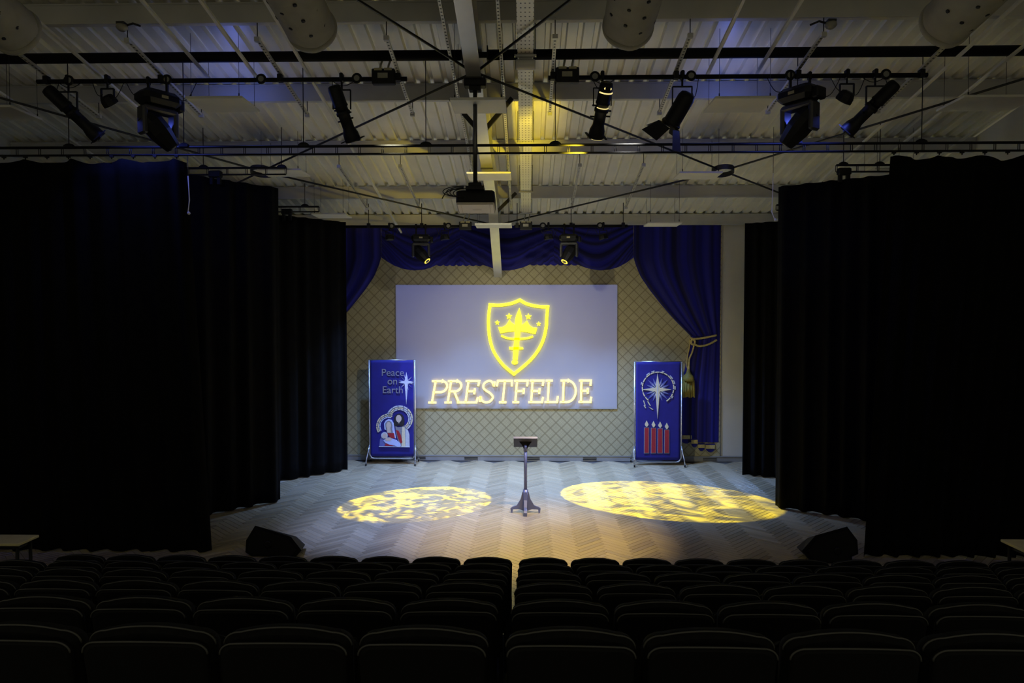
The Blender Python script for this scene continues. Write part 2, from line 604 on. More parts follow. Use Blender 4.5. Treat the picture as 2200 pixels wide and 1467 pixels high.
def herringbone():
    W = 0.085; n = 6; L = W * n
    ang = PI / 4
    ca, sa = math.cos(ang), math.sin(ang)
    def rot(x, y): return (ca * x - sa * y, sa * x + ca * y)   # (1,1) -> depth axis
    planks = []
    gap = 0.0022
    for k in range(-30, 31):          # lattice vector (2n, 0)
        for t in range(-260, 260):    # lattice vector (1, 1)
            for kind in (0, 1):
                if kind == 0: x0, y0, w, h = t + 2 * n * k, t, n, 1
                else: x0, y0, w, h = t + 2 * n * k + n, t + 1 - n, 1, n
                cx, cy = (x0 + w / 2) * W, (y0 + h / 2) * W
                rx, ry = rot(cx, cy)
                ry += 11.0
                if -7.2 < rx < 7.2 and 6.6 < ry < Y_BACK - 0.12:
                    planks.append((rx, ry, kind))
    shared = {}
    def plank_mesh(kind):
        if kind not in shared:
            lx, ly = (L, W) if kind == 0 else (W, L)
            m = MB(); e = 0.0025
            hx, hy = lx / 2 - gap, ly / 2 - gap
            vv = []
            for z, i in ((-0.012, 0), (-e, 0), (0, e)):
                for sx_, sy_ in ((-1, -1), (1, -1), (1, 1), (-1, 1)):
                    a, b_ = rot(sx_ * (hx - i), sy_ * (hy - i))
                    vv.append((a, b_, z))
            ff = [(8, 9, 10, 11)]
            for r in range(2):
                for i in range(4):
                    j = (i + 1) % 4
                    ff.append((r * 4 + i, r * 4 + j, r * 4 + 4 + j, r * 4 + 4 + i))
            shared[kind] = (vv, ff)
        return shared[kind]
    near = sorted([p for p in planks if 9.15 < p[1] and abs(p[0]) < 4.3], key=lambda p: p[1])[:300]
    nset = set(near)
    meshes = {}
    for kind in (0, 1):
        vv, ff = plank_mesh(kind)
        me = bpy.data.meshes.new('parquet_block')
        me.from_pydata(vv, [], ff); me.materials.append(PLANK_O[kind])
        meshes[kind] = me
    fl = FLOOR.location
    for (x, y, kind) in near:
        o = bpy.data.objects.new('parquet_block', meshes[kind])
        COL.objects.link(o); o.parent = FLOOR
        o.location = V(x, y, 0) - fl
    m = MB(); tone = []
    for p in planks:
        if p in nset: continue
        vv, ff = plank_mesh(p[2])
        m.add([(a + p[0], b_ + p[1], c) for a, b_, c in vv], ff)
        tone += [random.random() * 0.30 + 0.22 * p[2]] * len(vv)  # random tone, plus the sheen of the cross blocks as a paler colour
    m.attr = {'tone': tone}
    o = m.build('parquet_field', PLANK_A, FLOOR, recalc=False)
    o['kind'] = 'stuff'


herringbone()

# walls
structure(MB().box((-0.675, Y_BACK + 0.12, 2.75), (16.3, 0.2, 5.55)).build('wall_back', WALLP), 'pale painted end wall behind the stage')
structure(MB().prism([(X_LEFT, 2, 0), (X_LEFT, Y_BACK + 0.2, 0), (X_LEFT, Y_BACK + 0.2, roof_z(Y_BACK + 0.2)), (X_LEFT, 2, roof_z(2))], (-0.2, 0, 0))
          .build('wall_left', WALLP), 'pale side wall left of the black curtains')
structure(MB().prism([(X_RIGHT, 2, 0), (X_RIGHT, Y_BACK + 0.2, 0), (X_RIGHT, Y_BACK + 0.2, roof_z(Y_BACK + 0.2)), (X_RIGHT, 2, roof_z(2))], (0.2, 0, 0))
          .build('wall_right', WALLP), 'pale side wall right of the black curtains')
bb = MB()
bb.box((-0.675, Y_BACK - 0.02, 0.055), (16.0, 0.05, 0.11)).box((-0.675, Y_BACK - 0.025, 0.112), (16.0, 0.06, 0.012))
BASE = structure(bb.build('baseboard_back', SKIRT), 'grey skirting rail along the foot of the stage wall')
for px in (1012, 1145, 1267, 1525, 900):
    c = P(px, 985, Y_BACK - 0.05)
    for dz in (0.04, 0.075):
        MB().box((c.x, Y_BACK - 0.048, dz), (0.30, 0.012, 0.014)).build('vent_slot', HOLE, BASE)

# roof: trapezoidal steel sheets running down the slope towards the stage
CEIL = structure(MB().prism([(X_LEFT - 0.2, 1.9, roof_z(1.9) + 0.09), (X_LEFT - 0.2, Y_BACK + 0.25, roof_z(Y_BACK + 0.25) + 0.09),
                             (X_LEFT - 0.2, Y_BACK + 0.25, roof_z(Y_BACK + 0.25) + 0.2), (X_LEFT - 0.2, 1.9, roof_z(1.9) + 0.2)],
                            (X_RIGHT - X_LEFT + 0.4, 0, 0)).build('ceiling', ROOF), 'sloping roof of pale trapezoidal steel sheets')


def roof_sheet(x0, ribs, pitch=0.2):
    m = MB(); prof = []
    for i in range(ribs):
        b0 = x0 + i * pitch
        prof += [(b0, 0.0), (b0 + 0.118, 0.0), (b0 + 0.134, 0.055), (b0 + 0.184, 0.055)]
    prof.append((x0 + ribs * pitch + 0.006, 0.0))
    vv = []
    for y in (1.9, Y_BACK + 0.1):
        vv += [(x, y, roof_z(y) + z) for x, z in prof]
    n = len(prof)
    m.add(vv, [(i, i + 1, n + i + 1, n + i) for i in range(n - 1)])
    m.build('roof_sheet', ROOF, CEIL, recalc=False)


x = X_LEFT
while x < X_RIGHT - 0.05:
    ribs = min(5, round((X_RIGHT - x) / 0.2))
    if ribs < 1: break
    roof_sheet(x, ribs)
    x += ribs * 0.2

# purlins (cold-rolled C sections)
PUR_Y = [6.25, 8.06, 9.87, 11.68, 13.72, Y_BACK - 0.12]
PUR_L = ['pale roof purlin behind the fabric duct ends, just above the photo edge',
         'pale roof purlin nearest the audience, carrying the smoke detectors',
         'pale roof purlin just behind the front lighting bars, blue lit in places',
         'pale roof purlin level with the long curtain track',
         'pale roof purlin behind the ceiling projector, last before the stage wall',
         'pale roof trim along the top of the stage wall']
for y, lb in zip(PUR_Y, PUR_L):
    zb = purlin_z(y); x0, x1 = X_LEFT, X_RIGHT
    m = MB()
    h = 0.235
    m.box(((x0 + x1) / 2, y, zb + h / 2), (x1 - x0, 0.006, h))
    m.box(((x0 + x1) / 2, y + 0.035, zb + 0.003), (x1 - x0, 0.07, 0.006))
    m.box(((x0 + x1) / 2, y + 0.035, zb + h), (x1 - x0, 0.07, 0.006))
    m.box(((x0 + x1) / 2, y - 0.006, zb + 0.012), (x1 - x0, 0.014, 0.024))
    m.box(((x0 + x1) / 2, y - 0.006, zb + h - 0.012), (x1 - x0, 0.012, 0.02))
    tag(m.build('roof_purlin', PURLIN), lb, 'beam')

# main rafter: I section parallel to the roof, haunched at the stage wall, with V fly braces
RX = -0.64
R = thing('roof_rafter', 'deep steel rafter running down the middle of the roof to the stage wall', 'beam', (RX, 1.9, rafter_z(1.9)))
Y_H = 13.2
def raf_poly(xa, xb, pts):
    return [(xa, y, z) for y, z in pts]
def plate_along(pts, w, t):
    m = MB()
    for (ya, za), (yb, zb_) in zip(pts[:-1], pts[1:]):
        m.beam((RX, ya, za + t / 2), (RX, yb, zb_ + t / 2), w, t)
    return m
bot = [(1.9, rafter_z(1.9)), (Y_H, rafter_z(Y_H)), (Y_BACK + 0.02, CAM_H + 0.96)]
top = [(1.9, purlin_z(1.9) - 0.02), (Y_BACK + 0.02, purlin_z(Y_BACK) - 0.02)]
plate_along(bot, 0.18, 0.016).build('bottom_flange', STEEL, R)
plate_along(top, 0.18, 0.016).build('top_flange', STEEL, R)
MB().prism([(RX - 0.006, y, z) for y, z in bot] + [(RX - 0.006, y, z) for y, z in reversed(top)], (0.012, 0, 0)).build('web', DARKSTEEL, R)  # web coloured dark for the shade on the rafter's side
for yb_ in (8.45, 11.2, 13.35):
    MB().box((RX, yb_, rafter_z(min(yb_, Y_H)) - 0.006), (0.20, 0.05, 0.014)).build('splice_plate', DARKSTEEL, R)
for y in (9.87, 13.5):
    for s in (-1, 1):
        zb = rafter_z(min(y, Y_H)) + 0.02
        MB().beam((RX + s * 0.06, y, zb), (RX + s * 0.43, y, purlin_z(y) + 0.02), 0.06, 0.05, (0, 1, 0)).build('fly_brace', DARKSTEEL, R)

# black tie pipe across the hall, in two lengths either side of the rafter
TP = CAM_H + 3.27
for (xa, xb, lb) in ((X_LEFT, RX - 0.16, 'thick black steel tube across the roof, left of the centre rafter'),
                     (RX + 0.16, X_RIGHT, 'thick black steel tube across the roof, right of the centre rafter')):
    t = thing('tie_tube', lb, 'pipe', ((xa + xb) / 2, 8.66, TP))
    MB().tube([(xa, 8.66, TP), (xb, 8.66, TP)], 0.062, 16).build('tube', MATTEBLACK, t)
    e = xb if xb < 0 else xa
    s = 1 if xb < 0 else -1
    MB().box((e + s * 0.004, 8.66, TP), (0.014, 0.17, 0.17)).build('end_plate', BLACK, t)
    MB().box((e + s * 0.075, 8.66, TP), (0.15, 0.016, 0.07)).build('gusset', BLACK, t)

# X bracing rods with rings
def rod(a, b_, lb):
    m = MB().tube([a, b_], 0.016, 8)
    tag(m.build('bracing_rod', DARKSTEEL), lb, 'rod', 'roof bracing rods')
RINGS = [('left', P(562, 368, 11.6)), ('right', P(1553, 367, 11.6))]
for side, c in RINGS:
    s = -1 if side == 'left' else 1
    xo = 2 * c.x - RX
    r = 0.18
    m = MB()
    n = 40
    ring = []
    for k in range(n):
        a = 2 * PI * k / n
        ring.append((c.x + r * math.cos(a), c.y + r * math.sin(a)))
    vs_ = []
    for (x_, y_) in ring:
        q = ((x_ - c.x) * 0.955 + c.x, (y_ - c.y) * 0.955 + c.y)
        zc = c.z - 0.18 * (y_ - c.y)
        vs_ += [(x_, y_, zc - 0.04), (x_, y_, zc + 0.04), (q[0], q[1], zc + 0.04), (q[0], q[1], zc - 0.04)]
    fs = []
    for k in range(n):
        j = (k + 1) % n
        for q in range(4):
            fs.append((k * 4 + q, k * 4 + (q + 1) % 4, j * 4 + (q + 1) % 4, j * 4 + q))
    m.add(vs_, fs)
    tag(m.build('bracing_ring', DARKSTEEL), 'black steel ring joining the roof bracing rods on the %s' % side, 'ring')
    for k, (ex, ey, wh) in enumerate(((RX, 8.62, 'up to the centre rafter'), (RX, 14.5, 'down to the centre rafter'),
                                      (xo, 8.3, 'out to the side wall, nearer the audience'), (xo, 14.7, 'out behind the black curtains'))):
        e = V(ex, ey, brace_z(ey) - (0.0 if k != 2 else -0.1))
        d = (e - c).normalized()
        rod(c + d * 0.17, e, 'black bracing rod from the %s ring %s' % (side, wh))
for s, nm in ((-1, 'left'), (1, 'right')):
    a = V(RX, 8.55, brace_z(8.55) - 0.03)
    rod(a + V(s * 0.03, 0, 0), V(RX + s * 4.3, 3.6, brace_z(3.6) + 0.25), 'black bracing rod rising from the rafter towards the audience, %s side' % nm)

# ================================================================== hung steelwork
def strut(X, ya, yb, lb, rods=True, w=0.041, material=None):
    t = thing('strut_channel', lb, 'strut', (X, (ya + yb) / 2, strut_z((ya + yb) / 2)), 'slotted strut channels under the roof')
    MB().beam((X, ya, strut_z(ya)), (X, yb, strut_z(yb)), w, 0.03).build('channel', material or STRUTM, t)
    if rods:
        for y in (ya + 0.02, yb - 0.02):
            MB().tube([(X, y, strut_z(y)), (X, y, purlin_z(y) + 0.03)], 0.006, 6).build('hanger_rod', DARKSTEEL, t)
            MB().box((X, y, strut_z(y) - 0.01), (0.06, 0.05, 0.05)).build('bracket', STEEL, t)
    return t


BAR1_L = [-6.08, -4.61, -3.10, -1.61]
BAR1_R = [0.32, 1.85, 3.35, 4.86]
ordw = ['first', 'second', 'third', 'fourth', 'fifth', 'sixth', 'seventh', 'eighth', 'ninth', 'tenth', 'eleventh', 'twelfth']
for i, X in enumerate(BAR1_L):
    strut(X, 8.04, 9.9, 'slotted strut carrying the left front lighting bar, %s from the left' % ordw[i])
for i, X in enumerate(BAR1_R):
    strut(X, 8.04, 9.9, 'slotted strut carrying the right front lighting bar, %s from the left' % ordw[i])
for i, X in enumerate((-3.14, -2.11, 0.876, 1.93)):
    strut(X, 11.66, 13.74, 'slotted strut near the stage wall carrying the rear bars, %s from the left' % ordw[i])
for i, X in enumerate((-7.0, -5.4, -4.05, -3.43, -2.75, 2.26, 2.87, 5.15, 5.77, 6.6)):
    strut(X, 2.2, 15.3 if i not in (2, 3, 5, 6) else 8.9, 'long thin pale conduit strip under the roof, %s from the left' % ordw[i], False, 0.034, WHITEPAINT)
for X, lb in ((-0.92, 'perforated strip running beside the centre rafter on its left'), (-0.31, 'perforated strip running between the centre rafter and the cable tray')):
    strut(X, 2.2, 13.8, lb, False, 0.036)

# perforated cable tray
def tray_z(y): return CAM_H + 4.66 - 0.18 * y
T = thing('cable_tray', 'wide perforated steel cable tray beside the rafter, lit yellow', 'cable tray', (-0.02, 8, tray_z(8)))
yj = [2.2, 8.35, 10.72, 12.75, 13.9]
for a, b_ in zip(yj[:-1], yj[1:]):
    m = MB().beam((-0.02, a, tray_z(a)), (-0.02, b_ - 0.01, tray_z(b_ - 0.01)), 0.185, 0.004)
    for s in (-1, 1):
        m.beam((-0.02 + s * 0.092, a, tray_z(a) + 0.02), (-0.02 + s * 0.092, b_ - 0.01, tray_z(b_ - 0.01) + 0.02), 0.003, 0.044)
    m.build('tray_length', TRAYM, T)
for y in yj[1:]:
    MB().box((-0.02, y, tray_z(y) - 0.018), (0.26, 0.04, 0.022)).build('support_bar', STEEL, T)
    for s in (-1, 1):
        MB().tube([(-0.02 + s * 0.12, y, tray_z(y) - 0.02), (-0.02 + s * 0.12, y, roof_z(y))], 0.005, 6).build('hanger_rod', DARKSTEEL, T)
dv = V(-0.02, 8.42, tray_z(8.42) - 0.085)
sd = thing('sensor_unit', 'pale cylindrical sensor unit fixed under the cable tray', 'sensor', dv)
MB().lathe([(-0.105, 0.06), (-0.12, 0.05), (-0.105, 0.062), (0.105, 0.062), (0.12, 0.05)], dv, (1, 0, 0), 18).build('body', WHITEPAINT, sd)
MB().box(dv + V(0, 0, 0.07), (0.16, 0.07, 0.03)).build('mount', STEEL, sd)

# lighting bars
def clamp_ring(m, c, r=0.05):
    pts = [c + V(r * math.cos(2 * PI * k / 20), 0, r * math.sin(2 * PI * k / 20)) for k in range(20)]
    m.tube(pts, 0.016, 8, closed=True)


def bar(pa, pb, lb, rings, hangs, Y, zbar):
    t = thing('lighting_bar', lb, 'bar', (pa + pb) / 2)
    MB().tube([pa, pb], 0.028, 14).build('pipe', MATTEBLACK, t)
    for px in rings:
        c = P(px, 733, Y); c.z = zbar
        m = MB(); clamp_ring(m, c + V(0, -0.02, 0.008)); o = m.build('socket_ring', BLACK, t)
        MB().lathe([(-0.01, 0.036), (0.01, 0.036)], c + V(0, -0.02, 0.008), (0, 1, 0), 16).build('socket_face', mat('socket_grey', (0.25, 0.25, 0.22), 0.5, 0, 0.05, 9), o)
    for (X, zt) in hangs:
        MB().box((X, Y, zbar + 0.02), (0.06, 0.07, 0.09)).tube([(X, Y, zbar), (X, Y, zt)], 0.008, 6).build('hanger', BLACK, t)
    return t


ZB1 = P(1100, 168, Y_BAR1).z
ZB2 = P(1100, 486, Y_BAR2).z
a, b_ = P(80, 168, Y_BAR1), P(874, 171, Y_BAR1)
a.z = b_.z = ZB1
bar(a, b_, 'black lighting bar hung above the audience, left of the centre rafter', [160, 368, 568, 771], [(X, strut_z(Y_BAR1)) for X in BAR1_L], Y_BAR1, ZB1)
c, d = P(1178, 171, Y_BAR1), P(1992, 160, Y_BAR1)
c.z = d.z = ZB1
bar(c, d, 'black lighting bar hung above the audience, right of the centre rafter', [1276, 1480, 1690, 1893], [(X, strut_z(Y_BAR1)) for X in BAR1_R], Y_BAR1, ZB1)
a2, b2 = P(742, 486, Y_BAR2), P(1013, 486, Y_BAR2)
a2.z = b2.z = ZB2
bar(a2, b2, 'black lighting bar above the blue swags, left of the rafter', [843, 964], [(P(792, 480, Y_BAR2).x, purlin_z(Y_BAR2)), (P(906, 480, Y_BAR2).x, purlin_z(Y_BAR2))], Y_BAR2, ZB2)
c2, d2 = P(1105, 486, Y_BAR2), P(1348, 486, Y_BAR2)
c2.z = d2.z = ZB2
bar(c2, d2, 'black lighting bar above the blue swags, right of the rafter', [1166, 1288], [(P(1111, 480, Y_BAR2).x, purlin_z(Y_BAR2)), (P(1227, 480, Y_BAR2).x, purlin_z(Y_BAR2)), (P(1339, 480, Y_BAR2).x, purlin_z(Y_BAR2))], Y_BAR2, ZB2)


# dimmer boxes
def dimmer(px, Y, zb, lb, s=1.0):
    c = P(px, 733, Y); c.z = zb
    c.y -= 0.075
    t = thing('socket_box', lb, 'box', c)
    MB().box(c, (0.285 * s, 0.09, 0.185 * s), bev=0.008).build('case', BLACK, t)
    MB().box(c + V(-0.005, -0.047, 0.005 * s), (0.125 * s, 0.006, 0.062 * s)).build('label_plate', mat('plate_grey', (0.34, 0.33, 0.25), 0.5, 0, 0.08, 30), t)
    for k in (-1, 1):
        MB().box(c + V(k * 0.062 * s, -0.02, 0.082 * s), (0.095 * s, 0.06, 0.03 * s)).build('gland_block', BRASS, t)
        MB().tube([c + V(k * 0.05 * s, 0, 0.09 * s), c + V(k * 0.05 * s + 0.01, 0.01, 0.15 * s), c + V(k * 0.05 * s + 0.03, 0.05, 0.24 * s), c + V(k * 0.05 * s + 0.03, 0.10, 0.30 * s)], 0.013 * s, 8).build('conduit', mat('conduit_grey', (0.30, 0.29, 0.22), 0.6, 0, 0.1, 12), t)


dimmer(830, Y_BAR1, ZB1, 'black socket box with grey plate on the left front lighting bar')
dimmer(1217, Y_BAR1, ZB1, 'black socket box with grey plate on the right front lighting bar')
dimmer(1001, Y_BAR2, ZB2, 'small black socket box on the rear bar, left of the rafter', 0.86)
dimmer(1130, Y_BAR2, ZB2, 'small black socket box on the rear bar, right of the rafter', 0.86)

# suspended white panels (level, hung on wires)
def panel(px0, px1, py, Y, depth, lb):
    a = P(px0, py, Y); b_ = P(px1, py, Y)
    z = a.z; xc = (a.x + b_.x) / 2; w = b_.x - a.x
    t = thing('hanging_panel', lb, 'panel', (xc, Y + depth / 2, z), 'white panels hung under the roof')
    MB().box((xc, Y + depth / 2, z), (w, depth, 0.03), bev=0.004).build('panel_board', WHITEPAINT, t)
    for sx in (-0.42, 0.42):
        for sy in (0.08, 0.92):
            yy = Y + depth * sy; xx = xc + sx * w
            MB().tube([(xx, yy, z + 0.01), (xx, yy, purlin_z(yy) + 0.2)], 0.003, 5).build('wire', DARKSTEEL, t)
            MB().tube([(xx, yy, z + 0.01), (xx, yy, z + 0.06)], 0.007, 6).build('anchor', BLACK, t)


panel(397, 520, 209, 8.54, 0.58, 'white panel under the roof beside the left front moving head light')
panel(1537, 1668, 209, 8.54, 0.58, 'white panel under the roof beside the right front moving head light')
panel(966, 1086, 212, 8.36, 0.55, 'white panel under the rafter, behind the upper part of the projector pole')
panel(1002, 1097, 371, 11.05, 0.55, 'white panel under the rafter, just above the projector')
panel(1020, 1099, 481, 13.3, 0.5, 'white panel under the rafter end, between the rear lighting bars')
panel(552, 646, 364, 11.2, 0.5, 'white panel under the roof overlapping the left bracing ring')
panel(1460, 1553, 370, 11.2, 0.5, 'white panel under the roof just left of the right bracing ring')
panel(2072, 2240, 206, 8.54, 0.58, 'white panel under the roof at the far right, above the curtain')
panel(668, 742, 459, 13.2, 0.5, 'white panel under the roof above the third left curtain')
panel(1392, 1466, 478, 13.4, 0.5, 'white panel above the right end of the blue swags')
panel(1880, 1972, 362, 11.2, 0.5, 'white panel under the roof behind the top of the right front curtain')
panel(-60, 22, 228, 8.54, 0.58, 'white panel under the roof at the far left edge')

# fabric air ducts
def duct_z(y): return CAM_H + 4.36 - 0.18 * y
for i, (X, lb) in enumerate(((-5.36, 'grey fabric air duct at the far left top corner'), (-2.24, 'grey fabric air duct left of the centre rafter'),
                             (1.04, 'grey fabric air duct right of the cable tray'), (4.27, 'grey fabric air duct at the far right'))):
    y1 = 7.3
    t = thing('air_duct', lb, 'duct', (X, y1, duct_z(y1)), 'fabric air ducts with rows of nozzles')
    m = MB(); r0 = 0.258
    def duct_fn(u, v, X=X, i=i):
        y = 2.0 + (y1 - 2.0) * v
        a = 2 * PI * u
        rr = r0 * (1 + 0.016 * math.sin(3 * a + 9 * v + i) + 0.012 * math.sin(5 * a - 23 * v) + 0.010 * math.sin(37 * v + 2 * a))
        return V(X + rr * math.cos(a), y - 0.18 * 0, duct_z(y) + rr * math.sin(a))
    m.grid(duct_fn, 36, 60)
    m.build('sleeve', DUCTF, t)
    MB().lathe([(-0.03, r0 * 1.0), (0.0, r0 * 1.03), (0.03, r0 * 1.03), (0.045, r0 * 0.96), (0.05, r0 * 0.6), (0.055, 0.02)], (X, y1 - 0.01, duct_z(y1)), (0, 1, -0.18), 36).build('end_cap', DUCTF, t)
    for row, ang in enumerate((-1.25, -1.9, -0.55, -2.6)):
        for k in range(9):
            y = y1 - 0.28 - k * 0.24 - 0.12 * (row % 2)
            if y < 5.0: break
            n_ = V(math.cos(ang), 0, math.sin(ang))
            MB().lathe([(-0.02, 0.019), (0.006, 0.019)], V(X, y, duct_z(y)) + n_ * r0, n_, 10).build('nozzle', HOLE, t)

# smoke detectors on the first purlin
for px, py, lb in ((262, 60, 'round white smoke detector under the purlin, left side'), (1785, 55, 'round white smoke detector under the purlin, right side')):
    c = P(px, py, 8.0)
    t = thing('smoke_detector', lb, 'smoke detector', c)
    MB().lathe([(0, 0.06), (0.03, 0.065), (0.05, 0.05), (0.065, 0.03)], c + V(0, 0, 0.03), (0, 0, -1), 20).build('body', mat('detector_plastic', (0.30, 0.29, 0.24), 0.5, 0, 0.05, 9), t)
    MB().box(c + V(0, 0, 0.045), (0.09, 0.09, 0.03)).build('base', DARKSTEEL, t)
    MB().tube([c + V(0.06, 0, 0.03), c + V(0.13, 0.0, 0.05), c + V(0.2, 0.03, 0.03)] if px < 1000 else [c + V(-0.06, 0, 0.03), c + V(-0.13, 0, 0.05), c + V(-0.22, 0.03, 0.02)], 0.012, 6).build('cable', CABLE, t)

# projector on its pole
pp = P(1020, 160, 8.55)
PX = RX + 0.01
zt = rafter_z(8.55)
zp = P(1020, 398, 8.55).z
T = thing('projector', 'black and white projector hanging on a long pole from the rafter', 'projector', (PX, 8.55, zp - 0.2))
MB().tube([(PX, 8.55, zt), (PX, 8.55, zp)], 0.026, 14).build('pole', mat('pole_grey', (0.10, 0.10, 0.10), 0.3, 0.7, 0.1, 7), T)
MB().box((PX, 8.55, zt - 0.02), (0.26, 0.14, 0.10), bev=0.01).box((PX, 8.55, zt - 0.09), (0.14, 0.10, 0.06)).build('ceiling_clamp', BLACK, T)
MB().box((PX, 8.55, zp - 0.0), (0.16, 0.13, 0.05), bev=0.01).box((PX, 8.55, zp - 0.045), (0.22, 0.2, 0.04)).build('mount', BLACK, T)
PR = Matrix.Rotation(math.radians(-10), 3, 'X')      # nose tilted down to the screen
PC = V(PX, 8.72, zp - 0.165)
def pj(x_, y_, z_): return PC + PR @ V(x_, y_, z_)
MB().box(pj(0, 0, 0), (0.47, 0.36, 0.17), PR, bev=0.022).build('body', BLACK, T)
MB().box(pj(0, 0, -0.085), (0.465, 0.355, 0.035), PR, bev=0.014).build('underside', PROJW, T)
for s in (-1, 1):
    MB().box(pj(s * 0.175, 0, -0.1025), (0.004, 0.31, 0.003), PR).build('seam', mat('seam_tan', (0.45, 0.36, 0.2), 0.6, 0, 0.05, 9), T)
MB().box(pj(0.01, 0.02, -0.1025), (0.11, 0.010, 0.003), PR).build('name_strip', mat('print_grey', (0.25, 0.23, 0.2), 0.6, 0, 0.05, 9), T)
MB().lathe([(0, 0.05), (0.05, 0.05)], pj(0.1, 0.17, 0.0), PR @ V(0, 1, 0), 18).build('lens', LENSG, T)
for k in range(4):
    w = 0.10 + 0.035 * k
    pts = []
    for q in range(13):
        a = PI * q / 12
        pts.append(V(PX - 0.14 - w * math.sin(a) * 1.25, 8.52 + 0.01 * k, zp - 0.10 + (0.05 + 0.006 * k) * math.cos(a) + 0.008 * k))
    MB().tube(pts, 0.006, 6).build('cable', CABLE, T)
MB().tube([V(PX - 0.1, 8.5, zp - 0.05), V(PX - 0.28, 8.5, zp - 0.06), V(PX - 0.36, 8.5, zp - 0.10), V(PX - 0.40, 8.5, zp - 0.17)], 0.007, 6).build('cable', CABLE, T)

# ================================================================== curtain tracks and black curtains
def track(x0, x1, Y, zt, zb, lb, hang_x, pitch=0.295, hooks=None, carriers=()):
    t = thing('curtain_track', lb, 'curtain track', ((x0 + x1) / 2, Y, zb))
    MB().tube([(x0, Y, zt), (x1, Y, zt)], 0.018, 10).build('top_rail', BLACK, t)
    MB().tube([(x0, Y, zb), (x1, Y, zb)], 0.014, 10).build('bottom_rail', BLACK, t)
    n = max(2, int((x1 - x0) / pitch))
    for k in range(n + 1):
        xx = x0 + (x1 - x0) * k / n
        MB().tube([(xx - 0.012, Y, zb), (xx - 0.012, Y, zt)], 0.005, 6).tube([(xx + 0.012, Y, zb), (xx + 0.012, Y, zt)], 0.005, 6).build('rung', BLACK, t)
    for xx in hang_x:
        m = MB().tube([(xx, Y, zt), (xx, Y, purlin_z(Y) + 0.2)], 0.006, 6)
        pts = [V(xx + 0.07 * math.cos(PI * q / 8), Y, zt + 0.045 * math.sin(PI * q / 8)) for q in range(9)]
        m.tube(pts, 0.012, 6).box((xx, Y, zt + 0.015), (0.12, 0.05, 0.03)).build('hanger', BLACK, t)
    for xx in (hooks or []):
        MB().tube([(xx, Y, zb), (xx, Y, zb - 0.05)], 0.008, 6).box((xx, Y, zb - 0.015), (0.045, 0.03, 0.03)).build('glider', BLACK, t)
    for xx in carriers:
        MB().box((xx, Y - 0.02, zb + 0.0), (0.20, 0.10, 0.11), bev=0.015).box((xx - 0.06, Y - 0.02, zb - 0.10), (0.05, 0.06, 0.12)).box((xx + 0.06, Y - 0.02, zb - 0.10), (0.05, 0.06, 0.12)).build('pivot_carrier', BLACK, t)
    return t


def curtain(top, bot, zt, zb, lb, nf, amp, hooks=None, sag=0.0, seed=0, hem=0.0):
    """top/bot: two (x, y) ends of the drape at head and hem"""
    rnd = random.Random(seed)
    ph = rnd.random() * 6
    ph2 = rnd.random() * 6
    L = math.hypot(top[1][0] - top[0][0], top[1][1] - top[0][1])
    tx, ty = (top[1][0] - top[0][0]) / L, (top[1][1] - top[0][1]) / L
    nx, ny = -ty, tx
    nu, nv = nf * 10, 24
    m = MB()
    def fn(u, v):
        x = (top[0][0] * (1 - u) + top[1][0] * u) * v + (bot[0][0] * (1 - u) + bot[1][0] * u) * (1 - v)
        y = (top[0][1] * (1 - u) + top[1][1] * u) * v + (bot[0][1] * (1 - u) + bot[1][1] * u) * (1 - v)
        s = u * nf * 2 * PI
        a = amp * (1.0 - 0.35 * v)
        off = a * (math.sin(s + ph + 0.6 * math.sin(2.2 * u * 6 + ph2)) + 0.35 * math.sin(1.7 * s + ph2 + 0.8 * v))
        zz = zb + (zt - zb) * v
        if sag and v > 0.93:
            k = (v - 0.93) / 0.07
            w = abs(math.sin(PI * u * nf * 0.5 + ph))
            zz -= sag * k * w * (0.6 + 0.4 * math.sin(9 * u + ph2) ** 2)
        zz += hem * math.sin(s * 0.5 + ph) * (1 - v) * (1 - v)
        return V(x + nx * off, y + ny * off, zz)
    m.grid(fn, nu, nv)
    o = m.build('stage_curtain', CURTAIN, recalc=False)
    md = o.modifiers.new('cloth', 'SOLIDIFY'); md.thickness = 0.006
    return tag(o, lb, 'curtain')


Y_C1 = 9.2
z_r1t = P(1100, 312, Y_C1).z; z_r1b = P(1100, 329, Y_C1).z
zc1 = z_r1b - 0.045
tl = P(399, 335, Y_C1).x; blx = PF(440, 1196).x
tr_ = P(1912, 335, Y_C1).x; brx = PF(1863, 1204).x
hk = [X_LEFT + 0.3 + 0.29 * k for k in range(14)] + [tr_ + 0.05 + 0.29 * k for k in range(9)]
track(X_LEFT + 0.1, X_RIGHT - 0.1, Y_C1, z_r1t, z_r1b, 'long double black curtain track across the whole stage front', [P(px, 300, Y_C1).x for px in (148, 395, 652, 915, 1193, 1712, 1980)], 0.30,
      [h for h in hk if h < tl - 0.02 or h > tr_])
curtain([(X_LEFT + 0.15, Y_C1), (tl, Y_C1)], [(X_LEFT + 0.15, Y_C1), (blx, Y_C1 - 0.0)], zc1, 0.02, 'wide black curtain at the far left, nearest the audience', 12, 0.05, True, 0.075, 1)
curtain([(tr_, Y_C1), (X_RIGHT - 0.2, Y_C1)], [(brx, Y_C1), (X_RIGHT - 0.75, Y_C1)], zc1, 0.02, 'wide black curtain at the far right, nearest the audience', 9, 0.05, True, 0.075, 2)

